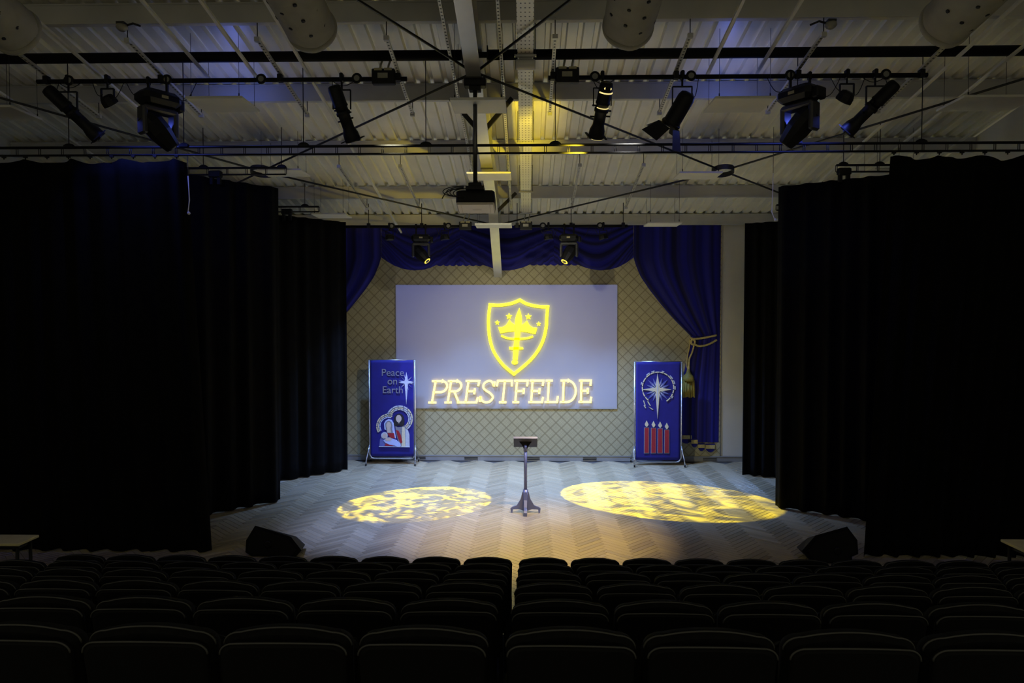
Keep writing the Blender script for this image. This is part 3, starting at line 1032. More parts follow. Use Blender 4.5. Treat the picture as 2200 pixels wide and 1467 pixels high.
Y_C2 = 11.1
z2t = P(500, 361, Y_C2).z; z2b = P(500, 375, Y_C2).z
track(-7.6, P(614, 361, Y_C2).x, Y_C2, z2t, z2b, 'short double black curtain track above the second left curtain', [P(437, 361, Y_C2).x, P(605, 361, Y_C2).x], 0.30, None, [P(464, 372, Y_C2).x])
track(P(1797, 361, Y_C2).x, 7.1, Y_C2, z2t, z2b, 'short double black curtain track above the second right curtain', [P(1812, 361, Y_C2).x, P(1890, 361, Y_C2).x], 0.30, None, [P(1812, 378, Y_C2).x])
def two(px_b, py_b): q = PF(px_b, py_b); return (q.x, q.y)
A2, B2 = two(437, 1110), two(606, 1076)
A2x = (A2[0] - 0.9, A2[1] - 0.9 * (B2[1] - A2[1]) / (B2[0] - A2[0]))
curtain([A2x, B2], [A2x, B2], P(600, 404, B2[1]).z, 0.02, 'black curtain leg behind the front one on the left, second from the audience', 7, 0.06, None, 0.0, 3)
A2r, B2r = two(1663, 1090), two(1863, 1131)
B2rx = (B2r[0] + 1.0, B2r[1] - 0.35)
curtain([A2r, B2rx], [A2r, B2rx], P(1675, 401, A2r[1]).z, 0.02, 'black curtain leg behind the front one on the right, second from the audience', 8, 0.06, None, 0.0, 4)

Y_C3 = 13.45
z3t = P(640, 444, Y_C3).z; z3b = P(640, 455, Y_C3).z
track(-6.6, P(685, 444, Y_C3).x, Y_C3, z3t, z3b, 'short double black curtain track above the third left curtain', [P(655, 444, Y_C3).x], 0.34, None, [P(617, 455, Y_C3).x])
track(P(1600, 452, Y_C3).x + 0.6, 6.6, Y_C3, z3t, z3b, 'short double black curtain track above the third right curtain', [5.6], 0.34, None, [5.2])
A3, B3 = two(603, 1038), two(746, 1011)
A3x = (A3[0] - 0.6, A3[1] - 0.4)
curtain([A3x, B3], [A3x, B3], P(742, 477, B3[1]).z, 0.02, 'black curtain leg nearest the stage wall on the left, blue lit', 7, 0.05, None, 0.0, 5)
A3r, B3r = two(1596, 1021), two(1664, 1033)
B3rx = (B3r[0] + 0.9, B3r[1] - 0.3)
curtain([A3r, B3rx], [A3r, B3rx], P(1602, 480, A3r[1]).z, 0.02, 'black curtain leg nearest the stage wall on the right', 7, 0.05, None, 0.0, 6)

# white pull cords
for pts, Y, lb, ztop in (([(404, 378), (406, 410), (407, 430), (404, 456)], 9.2, 'thin white pull cord hanging beside the left front curtain', z_r1b),
                         ([(1661, 372), (1660, 420), (1658, 455), (1664, 470)], 11.3, 'thin white pull cord hanging beside the second right curtain', roof_z(11.3) + 0.01)):
    q = [P(x_, y_, Y) for x_, y_ in pts]
    t = thing('pull_cord', lb, 'cord', q[-1])
    MB().tube([V(q[0].x, Y, ztop), V(q[0].x, Y, q[0].z)], 0.004, 6).build('wire', DARKSTEEL, t)
    MB().tube(q, 0.007, 8).build('cord', CORD, t)
    MB().lathe([(-0.02, 0.004), (-0.01, 0.018), (0.012, 0.02), (0.022, 0.006)], q[-1] + V(0.01, 0, -0.01), (0.3, 0, -1), 12).build('knot', CORD, t)

# ================================================================== mural, screen, logo
YM = Y_BACK - 0.01
M = thing('stage_mural', 'printed mural of blue swagged drapes over lattice wallpaper on the stage wall', 'mural', V(P(1088, 900, YM).x, YM, 0.12))
def wp(px, py, dy=0.0): return P(px, py, YM - dy)
x0m, x1m = P(629, 700, YM).x, P(1549, 700, YM).x
zt_m = P(1090, 484, YM).z
wpm = MB().box(((x0m + x1m) / 2, YM - 0.004, (zt_m + 0.12) / 2), (x1m - x0m, 0.008, zt_m - 0.12)).build('wallpaper_field', WALLPAPER, M)


def lerp_poly(pts, t):
    """point at fraction t along a polyline, by vertical coordinate"""
    y0, y1 = pts[0][1], pts[-1][1]
    y = y0 + (y1 - y0) * t
    for (xa, ya), (xb, yb_) in zip(pts[:-1], pts[1:]):
        if ya <= y <= yb_:
            k = (y - ya) / max(1e-6, yb_ - ya)
            return xa + (xb - xa) * k, y
    return pts[-1][0], y


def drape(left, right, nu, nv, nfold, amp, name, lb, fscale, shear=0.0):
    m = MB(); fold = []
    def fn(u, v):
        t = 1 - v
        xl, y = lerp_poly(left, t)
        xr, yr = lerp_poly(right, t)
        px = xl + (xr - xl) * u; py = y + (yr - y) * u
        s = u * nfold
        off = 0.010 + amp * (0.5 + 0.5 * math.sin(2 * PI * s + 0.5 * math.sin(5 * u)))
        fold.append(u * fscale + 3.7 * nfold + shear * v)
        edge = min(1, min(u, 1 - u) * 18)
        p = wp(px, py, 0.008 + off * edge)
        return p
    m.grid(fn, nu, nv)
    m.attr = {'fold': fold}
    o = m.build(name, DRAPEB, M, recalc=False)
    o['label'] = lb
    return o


RIN = [(1362, 484), (1361, 553), (1366, 570), (1376, 594), (1395, 622), (1420, 654), (1450, 688), (1484, 722)]
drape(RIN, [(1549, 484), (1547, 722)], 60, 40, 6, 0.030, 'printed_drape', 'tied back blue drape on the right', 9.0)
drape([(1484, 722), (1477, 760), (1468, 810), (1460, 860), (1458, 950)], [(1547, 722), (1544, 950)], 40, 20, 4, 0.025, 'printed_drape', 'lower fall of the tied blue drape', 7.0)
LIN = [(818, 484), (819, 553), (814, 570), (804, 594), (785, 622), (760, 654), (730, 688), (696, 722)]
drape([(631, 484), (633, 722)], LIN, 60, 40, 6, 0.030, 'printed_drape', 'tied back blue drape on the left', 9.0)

# swags: lower edge outline
def sc(x0, x1, y, n):
    out = []
    for k in range(n):
        a = x0 + (x1 - x0) * k / n; b_ = x0 + (x1 - x0) * (k + 1) / n
        out += [(a, y), (a + (b_ - a) * 0.25, y + 2.6), (a + (b_ - a) * 0.6, y + 3.2), (a + (b_ - a) * 0.9, y + 1.5)]
    return out
EDGE = [(819, 553), (832, 562), (848, 571), (868, 578), (890, 581), (912, 579), (925, 575), (938, 569)] + sc(938, 1037, 568.5, 7) + \
       [(1037, 569), (1050, 573), (1062, 577), (1080, 581), (1095, 581), (1110, 578), (1125, 574), (1139, 568)] + sc(1139, 1242, 567.5, 7) + \
       [(1242, 569), (1255, 574), (1270, 578), (1290, 581), (1310, 579), (1328, 574), (1345, 565), (1361, 553)]
def edge_y(x):
    for (xa, ya), (xb, yb_) in zip(EDGE[:-1], EDGE[1:]):
        if xa <= x <= xb:
            return ya + (yb_ - ya) * (x - xa) / max(1e-6, xb - xa)
    return 553
def hump(x):   # gathers at the swag peaks
    pk = (819, 988, 1190, 1361)
    d = min(abs(x - p) for p in pk)
    return math.exp(-(d / 45.0) ** 2)
def smooth_edge(x):
    segs = ((819, 988), (988, 1190), (1190, 1361))
    for a, b_ in segs:
        if a <= x <= b_:
            t = (x - a) / (b_ - a)
            return 4 * t * (1 - t)
    return 0
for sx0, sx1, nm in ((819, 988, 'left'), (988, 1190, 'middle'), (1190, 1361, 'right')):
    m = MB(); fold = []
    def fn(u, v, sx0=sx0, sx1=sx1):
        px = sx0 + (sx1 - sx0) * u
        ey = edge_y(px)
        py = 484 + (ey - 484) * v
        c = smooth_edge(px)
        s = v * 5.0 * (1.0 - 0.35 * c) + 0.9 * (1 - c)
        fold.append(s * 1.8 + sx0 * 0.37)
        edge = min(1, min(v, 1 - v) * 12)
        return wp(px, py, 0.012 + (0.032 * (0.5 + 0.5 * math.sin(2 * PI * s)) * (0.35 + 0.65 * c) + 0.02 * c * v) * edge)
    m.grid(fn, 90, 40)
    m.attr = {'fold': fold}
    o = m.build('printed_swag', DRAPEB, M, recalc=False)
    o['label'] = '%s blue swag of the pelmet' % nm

# hem of the right drape with gold bands
for i, (xa, xb, yb0, yb1, yd) in enumerate(((1462, 1486, 935, 943, 953), (1485, 1499, 945, 953, 961), (1500, 1514, 955, 962, 969), (1516, 1536, 956, 964, 971))):
    MB().prism([wp(xa, yb0 - 3, 0.03), wp(xb, yb0 - 3, 0.03), wp(xb, yb1, 0.03)] + [wp(xb + (xa - xb) * q / 8, yb1 + (yd - yb1) * math.sin(PI * q / 8) ** 0.6, 0.03) for q in range(1, 8)] + [wp(xa, yb1, 0.03)], (0, 0.012, 0)).build('hem_lobe', DRAPEB, M)
    MB().prism([wp(xa, yb0, 0.042), wp(xb, yb0, 0.042), wp(xb, yb1, 0.042), wp(xa, yb1, 0.042)], (0, 0.012, 0)).build('gold_band', GOLD, M)
# rope and tassel
def rope(pts, r=0.022, name='rope'):
    q = []
    P_ = [wp(x_, y_, 0.06) for x_, y_ in pts]
    for i in range(len(P_) - 1):
        p0 = P_[max(0, i - 1)]; p1 = P_[i]; p2 = P_[i + 1]; p3 = P_[min(len(P_) - 1, i + 2)]
        for k in range(6):
            t = k / 6
            q.append(0.5 * ((2 * p1) + (p2 - p0) * t + (2 * p0 - 5 * p1 + 4 * p2 - p3) * t * t + (3 * p1 - p0 - 3 * p2 + p3) * t ** 3))
    q.append(P_[-1])
    rr = [r * (1 + 0.12 * math.sin(2.4 * i)) for i in range(len(q))]
    MB().tube(q, rr, 8).build(name, GOLD, M)
rope([(1482, 725), (1492, 728), (1510, 726), (1540, 720)])
rope([(1491, 738), (1500, 743), (1515, 742), (1528, 737), (1540, 730)])
rope([(1487, 727), (1493, 733), (1491, 740), (1485, 737), (1487, 728)], 0.026, 'rope_knot')
rope([(1482, 729), (1481, 745), (1477, 765), (1476, 785), (1479, 795)], 0.016)
rope([(1491, 742), (1487, 757), (1481, 772), (1480, 795)], 0.02)
tc_ = wp(1479, 793, 0.06)
MB().lathe([(0, 0.03), (0.06, 0.045), (0.10, 0.06), (0.14, 0.10), (0.20, 0.125), (0.25, 0.12), (0.265, 0.10)], tc_, (0, 0, -1), 20).build('tassel_head', GOLDD, M)
m = MB()
for k in range(28):
    a = 2 * PI * k / 28
    rr = 0.10 + 0.02 * (k % 2)
    b0 = tc_ + V(rr * math.cos(a), rr * math.sin(a) * 0.5, -0.24)
    m.tube([b0, b0 + V(0.012 * math.cos(a), 0, -0.2), b0 + V(0.016 * math.cos(a), 0, -0.36 - 0.03 * random.random())], [0.016, 0.018, 0.012], 6)
m.build('tassel_fringe', GOLDD, M)

# projection screen
s0, s1 = P(850, 612, YM), P(1326.5, 612, YM)
zs0, zs1 = P(1088, 877.5, YM).z, P(1088, 612, YM).z
YS = YM - 0.026
S = thing('projection_screen', 'wide white projection screen with a glowing yellow crest and name', 'screen', V((s0.x + s1.x) / 2, YS, zs0))
MB().box(((s0.x + s1.x) / 2, YS, (zs0 + zs1) / 2), (s1.x - s0.x, 0.016, zs1 - zs0)).build('screen_board', SCREENW, S)
YL = YS - 0.065  # projected crest and name built as glowing shapes standing off the screen
def lp(px, py): return P(px, py, YL)
EXT = V(0, 0.008, 0)


def stroke(m, pts, w, closed=False, ext=EXT):
    """flat ribbon of width w (px) along pixel polyline"""
    n = len(pts)
    L, Rr = [], []
    for i in range(n):
        if closed: a, b_ = pts[i - 1], pts[(i + 1) % n]
        else: a, b_ = pts[max(0, i - 1)], pts[min(n - 1, i + 1)]
        if (closed or 0 < i < n - 1):
            d1 = Vector(pts[i]) - Vector(pts[i - 1]); d2 = Vector(pts[(i + 1) % n]) - Vector(pts[i])
            d1.normalize(); d2.normalize()
            t = d1 + d2
            if t.length < 1e-4: t = d1
            t.normalize()
            k = 1 / max(0.45, t.dot(d1))
        else:
            t = Vector(b_) - Vector(a); t.normalize(); k = 1
        nx, ny = -t.y * w / 2 * k, t.x * w / 2 * k
        L.append(lp(pts[i][0] + nx, pts[i][1] + ny)); Rr.append(lp(pts[i][0] - nx, pts[i][1] - ny))
    vs_ = L + Rr + [p + ext for p in L] + [p + ext for p in Rr]
    fs = []
    M_ = n if closed else n - 1
    for i in range(M_):
        j = (i + 1) % n
        fs += [(i, j, n + j, n + i), (2 * n + i, 3 * n + i, 3 * n + j, 2 * n + j), (i, 2 * n + i, 2 * n + j, j), (n + i, n + j, 3 * n + j, 3 * n + i)]
    if not closed:
        fs += [(0, n, 3 * n, 2 * n), (n - 1, 3 * n - 1, 4 * n - 1, 2 * n - 1)]
    m.add(vs_, fs)


def smooth(pts, k=5):
    out = []
    for i in range(len(pts) - 1):
        p0 = Vector(pts[max(0, i - 1)]); p1 = Vector(pts[i]); p2 = Vector(pts[i + 1]); p3 = Vector(pts[min(len(pts) - 1, i + 2)])
        for q in range(k):
            t = q / k
            out.append(tuple(0.5 * ((2 * p1) + (p2 - p0) * t + (2 * p0 - 5 * p1 + 4 * p2 - p3) * t * t + (3 * p1 - p0 - 3 * p2 + p3) * t ** 3)))
    out.append(tuple(pts[-1]))
    return out


E = S
m = MB()
cr = lambda x_, y_: (1020 + x_ / 5.643, 620 + y_ / 5.643)
tl_ = smooth([cr(185, 195), cr(290, 200), cr(390, 190), cr(470, 170), cr(547, 138)])
trr = smooth([cr(547, 138), cr(620, 180), cr(700, 203), cr(790, 218), cr(885, 220)])
rs_ = smooth([cr(885, 220), cr(873, 340), cr(865, 470), cr(830, 620), cr(760, 760), cr(650, 890), cr(475, 1035)])
ls_ = smooth([cr(475, 1035), cr(340, 920), cr(235, 770), cr(185, 620), cr(168, 470), cr(168, 340), cr(185, 195)])
stroke(m, (tl_ + trr[1:] + rs_[1:] + ls_[1:-1]), 6.4, True)
m.build('shield_outline', LOGO_GLOW_Y, E)
def cpoly(pts): return [lp(*cr(*p)) for p in pts]
MB().prism(cpoly([(540, 232), (520, 280), (500, 330), (490, 380), (488, 440), (485, 560), (470, 720), (462, 860), (520, 860), (532, 720), (548, 560), (565, 440), (570, 380), (566, 330), (556, 280)]), EXT).build('sword_blade', LOGO_GLOW_Y, E)
MB().prism(cpoly([(415, 705), (470, 708), (530, 706), (585, 710), (588, 735), (530, 738), (470, 740), (420, 738)]), EXT * 1.0 + V(0, 0, 0)).build('sword_guard', LOGO_GLOW_Y, E)
MB().prism(cpoly([(485 + 40 * math.cos(a * PI / 6), 892 + 28 * math.sin(a * PI / 6)) for a in range(12)]), EXT).build('sword_pommel', LOGO_GLOW_Y, E)
MB().prism(cpoly([(283, 465), (330, 468), (375, 445), (400, 410), (420, 372), (445, 410), (490, 440), (490, 515), (400, 522), (310, 542)]), EXT).prism(
    cpoly([(566, 440), (600, 420), (633, 385), (660, 440), (700, 470), (757, 475), (735, 552), (650, 530), (550, 515)]), EXT).build('crown', LOGO_GLOW_Y, E)
m = MB(); stroke(m, [cr(*p) for p in smooth([(320, 568), (370, 592), (430, 605), (510, 608), (590, 605), (650, 597), (705, 578)])], 4.2); m.build('crown_band', LOGO_GLOW_Y, E)
for (sx_, sy_, sr) in ((416, 335, 42), (650, 340, 42), (272, 412, 32), (775, 428, 30)):
    pts = []
    for k in range(10):
        a = -PI / 2 + k * PI / 5
        rr = sr if k % 2 == 0 else sr * 0.45
        pts.append((sx_ + rr * math.cos(a), sy_ + rr * math.sin(a)))
    MB().prism(cpoly(pts), EXT).build('star', LOGO_GLOW_Y, E)

# lettering: slab-serif capitals built from strokes (unit box, y up)
def arc(cx, cy, rx, ry, a0, a1, n=10):
    return [(cx + rx * math.cos(math.radians(a0 + (a1 - a0) * k / n)), cy + ry * math.sin(math.radians(a0 + (a1 - a0) * k / n))) for k in range(n + 1)]
GL = {
    'P': [[(.22, 0), (.22, 1)], [(0, 0), (.48, 0)], [(0, 1), (.6, 1)] + arc(.6, .74, .36, .26, 90, -90) + [(.22, .48)]],
    'R': [[(.18, 0), (.18, 1)], [(0, 0), (.4, 0)], [(0, 1), (.5, 1)] + arc(.5, .76, .3, .24, 90, -90) + [(.18, .52)], [(.46, .5), (.80, 0)], [(.70, 0), (1, 0)]],
    'E': [[(.2, 0), (.2, 1)], [(0, 1), (.95, 1), (.92, .76)], [(0, 0), (.95, 0), (1.0, .24)], [(.2, .52), (.72, .52)], [(.72, .66), (.72, .38)]],
    'S': [[(.90, .74), (.92, .97)], smooth([(.88, .78), (.72, .96), (.46, 1.0), (.18, .88), (.16, .68), (.40, .54), (.70, .42), (.92, .24), (.76, .05), (.46, 0), (.16, .08), (.02, .28)], 3), [(.02, .02), (.03, .28)]],
    'T': [[(.5, 0), (.5, 1)], [(.25, 0), (.75, 0)], [(0, .74), (.03, 1), (.97, 1), (1, .74)]],
    'F': [[(.2, 0), (.2, 1)], [(0, 0), (.48, 0)], [(0, 1), (.97, 1), (.95, .74)], [(.2, .52), (.74, .52)], [(.74, .66), (.74, .38)]],
    'L': [[(.25, 0), (.25, 1)], [(0, 1), (.55, 1)], [(0, 0), (.95, 0), (1.0, .28)]],
    'D': [[(.2, 0), (.2, 1)], [(0, 1), (.45, 1)] + arc(.45, .5, .53, .5, 90, -90, 14) + [(0, 0)]],
}
LET = [('P', 920, 36), ('R', 955, 38), ('E', 994, 31), ('S', 1030, 30), ('T', 1064, 32), ('F', 1101, 30), ('E', 1135, 31), ('L', 1170, 28), ('D', 1203, 34), ('E', 1243, 27)]
for ch, lx, lw in LET:
    m = MB()
    sl = max(0.02, 0.17 * (1270 - lx) / 350)
    for st in GL[ch]:
        pts = [(lx + u_ * lw + sl * 47 * v_, 864 - 46 * v_ + 0.004 * (1100 - lx)) for u_, v_ in st]
        stroke(m, pts, 4.3)
    m.build('letter', LOGO_GLOW_P, E)

# ================================================================== banners
YBN = 15.05


def banner(map_px, rect, feet, lb):
    """rect: pixel corners of the cloth; map_px: art coords -> pixel"""
    xl, xr, yt, yb_ = rect
    a = P(xl, yt, YBN); b_ = P(xr, yb_, YBN)
    xc = (a.x + b_.x) / 2; w = b_.x - a.x; zt = a.z; zb = b_.z
    t = thing('banner_stand', lb, 'banner', V(xc, YBN, 0))
    m = MB()
    def fn(u, v):
        return V(a.x + w * u, YBN - 0.006 + 0.006 * math.sin(9 * u + 2 * v) * (0.3 + v) * 0.6, zb + (zt - zb) * v)
    m.grid(fn, 20, 30)
    cloth = m.build('banner_cloth', BLUEFAB, t, recalc=False)
    md = cloth.modifiers.new('cloth', 'SOLIDIFY'); md.thickness = 0.004; md.offset = 1
    # tube frame
    r = 0.017; o = 0.028
    pts = [V(a.x - o, YBN, zt), V(a.x - o, YBN, zb + 0.05), V(a.x + 0.02, YBN, zb - 0.035), V(a.x + 0.09, YBN, zb - 0.045), V(b_.x - 0.09, YBN, zb - 0.045), V(b_.x - 0.02, YBN, zb - 0.035), V(b_.x + o, YBN, zb + 0.05), V(b_.x + o, YBN, zt)]
    MB().tube(pts, r, 10).tube([V(a.x - o, YBN, zt), V(b_.x + o, YBN, zt)], 0.012, 8).build('tube_frame', CHROME, t)
    for s, e in ((-1, a.x - o), (1, b_.x + o)):
        for yo in (-0.22, 0.28):
            leg = [V(e, YBN, 0.42), V(e + s * 0.012, YBN + yo * 0.25, 0.30), V(e + s * 0.025, YBN + yo * 0.8, 0.16), V(e + s * 0.03, YBN + yo, 0.075)]
            lg = MB().tube(leg, 0.015, 8).build('leg', CHROME, t)
            c = V(e + s * 0.03, YBN + yo, 0.03)
            MB().lathe([(-0.012, 0.028), (0.012, 0.028)], c, (1, 0, 0), 14).build('castor', BLACK, lg)
            MB().box(c + V(0, 0, 0.035), (0.035, 0.03, 0.03)).build('castor_fork', CHROME, lg)
    def app(pts, material, layer, name, parent=None):
        q = []
        for p in pts:
            w_ = P(*map_px(*p), YBN - 0.018 - 0.003 * layer)
            w_.y = YBN - 0.018 - 0.003 * layer
            q.append(w_)
        return MB().prism(q, (0, 0.006 + 0.003 * layer, 0)).build(name, material, parent or cloth)
    return t, cloth, app


def ell(cx, cy, rx, ry, n=18, a0=0, a1=360):
    return [(cx + rx * math.cos(math.radians(a0 + (a1 - a0) * k / n)), cy + ry * math.sin(math.radians(a0 + (a1 - a0) * k / n))) for k in range(n + (0 if a1 - a0 == 360 else 1))]


def seg(cx, cy, r0, r1, a0, a1, n=5):
    o = [(cx + r1 * math.cos(math.radians(a0 + (a1 - a0) * k / n)), cy + r1 * math.sin(math.radians(a0 + (a1 - a0) * k / n))) for k in range(n + 1)]
    i = [(cx + r0 * math.cos(math.radians(a1 + (a0 - a1) * k / n)), cy + r0 * math.sin(math.radians(a1 + (a0 - a1) * k / n))) for k in range(n + 1)]
    return o + i


def star4(cx, cy, up, rt, dn, lf, w):
    return [(cx, cy - up), (cx + w, cy - w), (cx + rt, cy), (cx + w, cy + w), (cx, cy + dn), (cx - w, cy + w), (cx - lf, cy), (cx - w, cy - w)]


def raytri(cx, cy, ang, r0, r1, w):
    a = math.radians(ang); dx, dy = math.cos(a), math.sin(a)
    return [(cx + dx * r1, cy + dy * r1), (cx + dx * r0 - dy * w, cy + dy * r0 + dx * w), (cx + dx * (r0 - w), cy + dy * (r0 - w)), (cx + dx * r0 + dy * w, cy + dy * r0 - dx * w)]


# left banner (art coordinates measured on an enlargement)
mp6 = lambda x_, y_: (740 + x_ / 4.89, 740 + y_ / 4.89)
tB, cl, app = banner(mp6, (795.6, 889.3, 773.3, 980.5), None, 'tall blue banner reading Peace on Earth with a holy family, left of the screen')


def banner_text(txt, cx, base, size, parent):
    cu = bpy.data.curves.new('lettering', 'FONT')
    cu.body = txt; cu.size = size; cu.align_x = 'CENTER'; cu.extrude = 0.003; cu.offset = 0.0
    tmp = bpy.data.objects.new('lettering_tmp', cu); COL.objects.link(tmp)
    dg = bpy.context.evaluated_depsgraph_get()
    me = bpy.data.meshes.new_from_object(tmp.evaluated_get(dg))
    bpy.data.objects.remove(tmp)
    px, py = mp6(cx, base)
    c = P(px, py, YBN - 0.016)
    rt = parent
    while rt.parent: rt = rt.parent
    for v in me.vertices:
        x_, y_, z_ = v.co
        v.co = (c.x + x_ - rt.location.x, YBN - 0.024 - z_ - rt.location.y, c.z + y_ - rt.location.z)
    me.materials.clear(); me.materials.append(GREYAPP)
    o = bpy.data.objects.new('lettering', me); COL.objects.link(o); o.parent = parent
    o['label'] = 'grey word %s' % txt
    return o


banner_text('Peace', 508, 328, 0.215, cl)
banner_text('on', 505, 418, 0.215, cl)
banner_text('Earth', 508, 510, 0.215, cl)
app(star4(650, 396, 106, 80, 235, 82, 17), SILVER, 2, 'star')
for k in range(12):
    ang = k * 30 + 15
    app(raytri(650, 396, ang, 34, 84, 3.2), STEELBLUE if k % 2 else SILVER, 1, 'star_ray')
rn = random.Random(3)
for r0, r1, m_ in ((92, 103, SILVER), (108, 120, CREAM), (126, 140, SILVER)):
    a = 190
    while a < 410:
        da = rn.uniform(18, 30)
        app(seg(578, 780, r0, r1, a, a + da - 3), m_ if rn.random() < .6 else (CREAM if m_ is SILVER else SILVER), 1, 'halo_piece')
        a += da
for r0, r1, m_ in ((88, 98, PALEBLUE), (103, 114, CREAM), (120, 132, CREAM)):
    a = 150
    while a < 275:
        da = rn.uniform(18, 30)
        app(seg(466, 858, r0, r1, a, a + da - 3), m_, 1, 'halo_piece')
        a += da
app([(535, 858), (560, 870), (600, 866), (628, 850), (660, 880), (682, 940), (685, 1076), (590, 1072), (560, 1000), (540, 930)], GREYAPP, 2, 'robe')
app([(640, 880), (668, 905), (682, 950), (684, 1074), (642, 1074)], SILVER, 3, 'robe_panel')
app([(606, 866), (634, 870), (640, 1074), (600, 1074), (604, 960)], CREAM, 3, 'stole')
app([(541, 898), (568, 905), (592, 950), (608, 1020), (606, 1035), (590, 1036), (565, 985)], REDAPP, 4, 'red_sash')
app([(520, 850), (517, 800), (524, 762), (545, 735), (575, 724), (606, 735), (624, 765), (630, 800), (626, 850), (600, 860), (575, 850), (548, 858)], DARKAPP, 3, 'hair')
app(ell(570, 778, 30, 38), SKIN, 4, 'face')
app([(542, 800), (556, 815), (570, 812), (586, 815), (600, 798), (596, 832), (572, 848), (548, 834)], DARKAPP, 5, 'beard')
app(ell(571, 822, 9, 5, 10), SKIN, 6, 'mouth')
app([(420, 890), (416, 830), (432, 800), (462, 784), (496, 792), (518, 830), (526, 890), (540, 985), (505, 985), (498, 900), (440, 900)], PALEBLUE, 2, 'veil')
app([(434, 880), (428, 832), (446, 806), (470, 800), (494, 814), (504, 850), (502, 890), (512, 930), (450, 930)], GREYAPP, 3, 'hood')
app(ell(464, 850, 24, 38), SKIN, 4, 'face')
app([(448, 880), (482, 880), (490, 925), (450, 925)], SKIN, 3.5, 'neck')
app([(452, 930), (520, 930), (530, 985), (498, 985), (470, 965)], REDAPP, 4, 'dress')
app([(366, 1066), (372, 1000), (392, 960), (430, 1000), (510, 1040), (560, 1074)], STEELBLUE, 2, 'mantle')
app([(420, 1064), (440, 1030), (480, 1045), (520, 1066)], REDAPP, 4, 'dress_hem')
app([(408, 1008), (440, 985), (490, 984), (545, 1004), (585, 1038), (592, 1062), (572, 1078), (530, 1062), (470, 1050), (430, 1032)], PALEBLUE, 5, 'swaddling')
app(ell(420, 955, 36, 34), SILVER, 5, 'infant_halo')
app(ell(424, 958, 25, 25), SKIN, 6, 'infant_face')
app([(424, 1000), (440, 978), (480, 976), (500, 992), (480, 1012), (440, 1012)], SKIN, 6, 'hand')
app([(362, 1068), (685, 1074), (685, 1080), (362, 1074)], SILVER, 6, 'hem_line')

# right banner
mp7 = lambda x_, y_: (1240 + x_ / 4.585, 700 + y_ / 4.585)
tB2, cl, app = banner(mp7, (1366.5, 1460.7, 776.8, 988.3), None, 'tall blue banner with a star and four red candles, right of the screen')
for k in range(16):
    ang = k * 22.5
    if k % 4 == 0: continue
    app(raytri(793, 627, ang, 50, 122 if k % 2 else 138, 15), STEELBLUE, 1, 'star_ray')
    app(raytri(793, 627, ang, 44, 84, 5), SILVER, 2, 'star_ray')
app(star4(793, 627, 158, 135, 290, 150, 20), CREAM, 3, 'star')
app([(793, 470), (798, 612), (793, 915), (788, 642)], SILVER, 4, 'star_crease')
gap = {}
rn = random.Random(5)
a = 128
while a < 128 + 292:
    da = rn.uniform(15, 21)
    app(seg(797, 610, 150, 160, a, a + da - 3), CREAM, 2, 'wreath_piece')
    if rn.random() < .5:
        app(seg(797, 610, 165, 173, a + 5, a + da - 2), SILVER, 2, 'wreath_piece')
    a += da
for q in (((690, 745), (700, 742), (725, 785), (718, 788)), ((650, 735), (658, 735), (675, 785), (668, 790)), ((700, 795), (712, 800), (752, 822), (740, 826)), ((655, 785), (664, 780), (680, 808), (672, 812))):
    app(list(q), CREAM, 2, 'wreath_piece')
for i, (x0, x1, y0) in enumerate(((664, 705, 1004), (731, 774, 1008), (796, 838, 1014), (862, 904, 1026))):
    bd = app([(x0 - 4, y0 - 4), (x1 + 4, y0 - 4), (x1 + 4, 1256), (x0 - 6, 1256)], GREYAPP, 1, 'candle_border')
    app([(x0 + 2, y0), (x1 - 1, y0), (x1 - 1, 1250), (x0, 1250)], REDAPP, 2, 'candle')
    cx = (x0 + x1) / 2; fy = y0 - 40
    app([(cx, fy - 32), (cx + 10, fy - 12), (cx + 19, fy + 6), (cx + 12, fy + 22), (cx, fy + 32), (cx - 12, fy + 20), (cx - 19, fy + 4), (cx - 9, fy - 12)], CREAM, 2, 'candle_flame')

# ================================================================== lectern
c = PF(1129, 1101)
T = thing('lectern', 'slim grey metal lectern standing on the middle of the stage', 'lectern', (c.x, c.y, 0))
top_z = P(1130, 951, c.y).z
m = MB()
for s in (-1, 1):
    prof = [(0.0, 0.035), (s * 0.03, 0.035), (s * 0.10, 0.06), (s * 0.205, 0.055), (s * 0.21, 0.0), (s * 0.235, 0.0), (s * 0.245, 0.07), (s * 0.21, 0.095), (s * 0.14, 0.12), (s * 0.08, 0.22), (s * 0.05, 0.34), (0.0, 0.36)]
    MB().prism([(c.x + u_, c.y - 0.02, z_) for u_, z_ in prof], (0, 0.04, 0)).build('foot_rib', GUN, T)
    prof2 = [(0.0, 0.035), (s * 0.03, 0.035), (s * 0.10, 0.06), (s * 0.20, 0.055), (s * 0.21, 0.0), (s * 0.24, 0.0), (s * 0.25, 0.06), (s * 0.21, 0.09), (s * 0.14, 0.12), (s * 0.08, 0.22), (s * 0.05, 0.34), (0.0, 0.36)]
    MB().prism([(c.x - 0.025, c.y + u_, z_) for u_, z_ in prof2], (0.05, 0, 0)).build('foot_rib', GUN, T)
MB().tube([(c.x, c.y, 0.05), (c.x, c.y, 0.38)], 0.042, 16).build('collar', GUN, T)
MB().tube([(c.x, c.y, 0.3), (c.x, c.y, top_z - 0.02)], 0.026, 16).build('post', GUN, T)
MB().tube([(c.x, c.y, top_z - 0.14), (c.x, c.y, top_z - 0.02)], 0.035, 16).build('neck', GUN, T)
rot = Matrix.Rotation(math.radians(-40), 3, 'X')
ttop = MB().box((c.x, c.y + 0.01, top_z + 0.0), (0.385, 0.27, 0.016), rot, bev=0.005).build('book_rest', mat('lectern_top', (0.035, 0.032, 0.024), 0.5, 0.1, 0.1, 9), T)
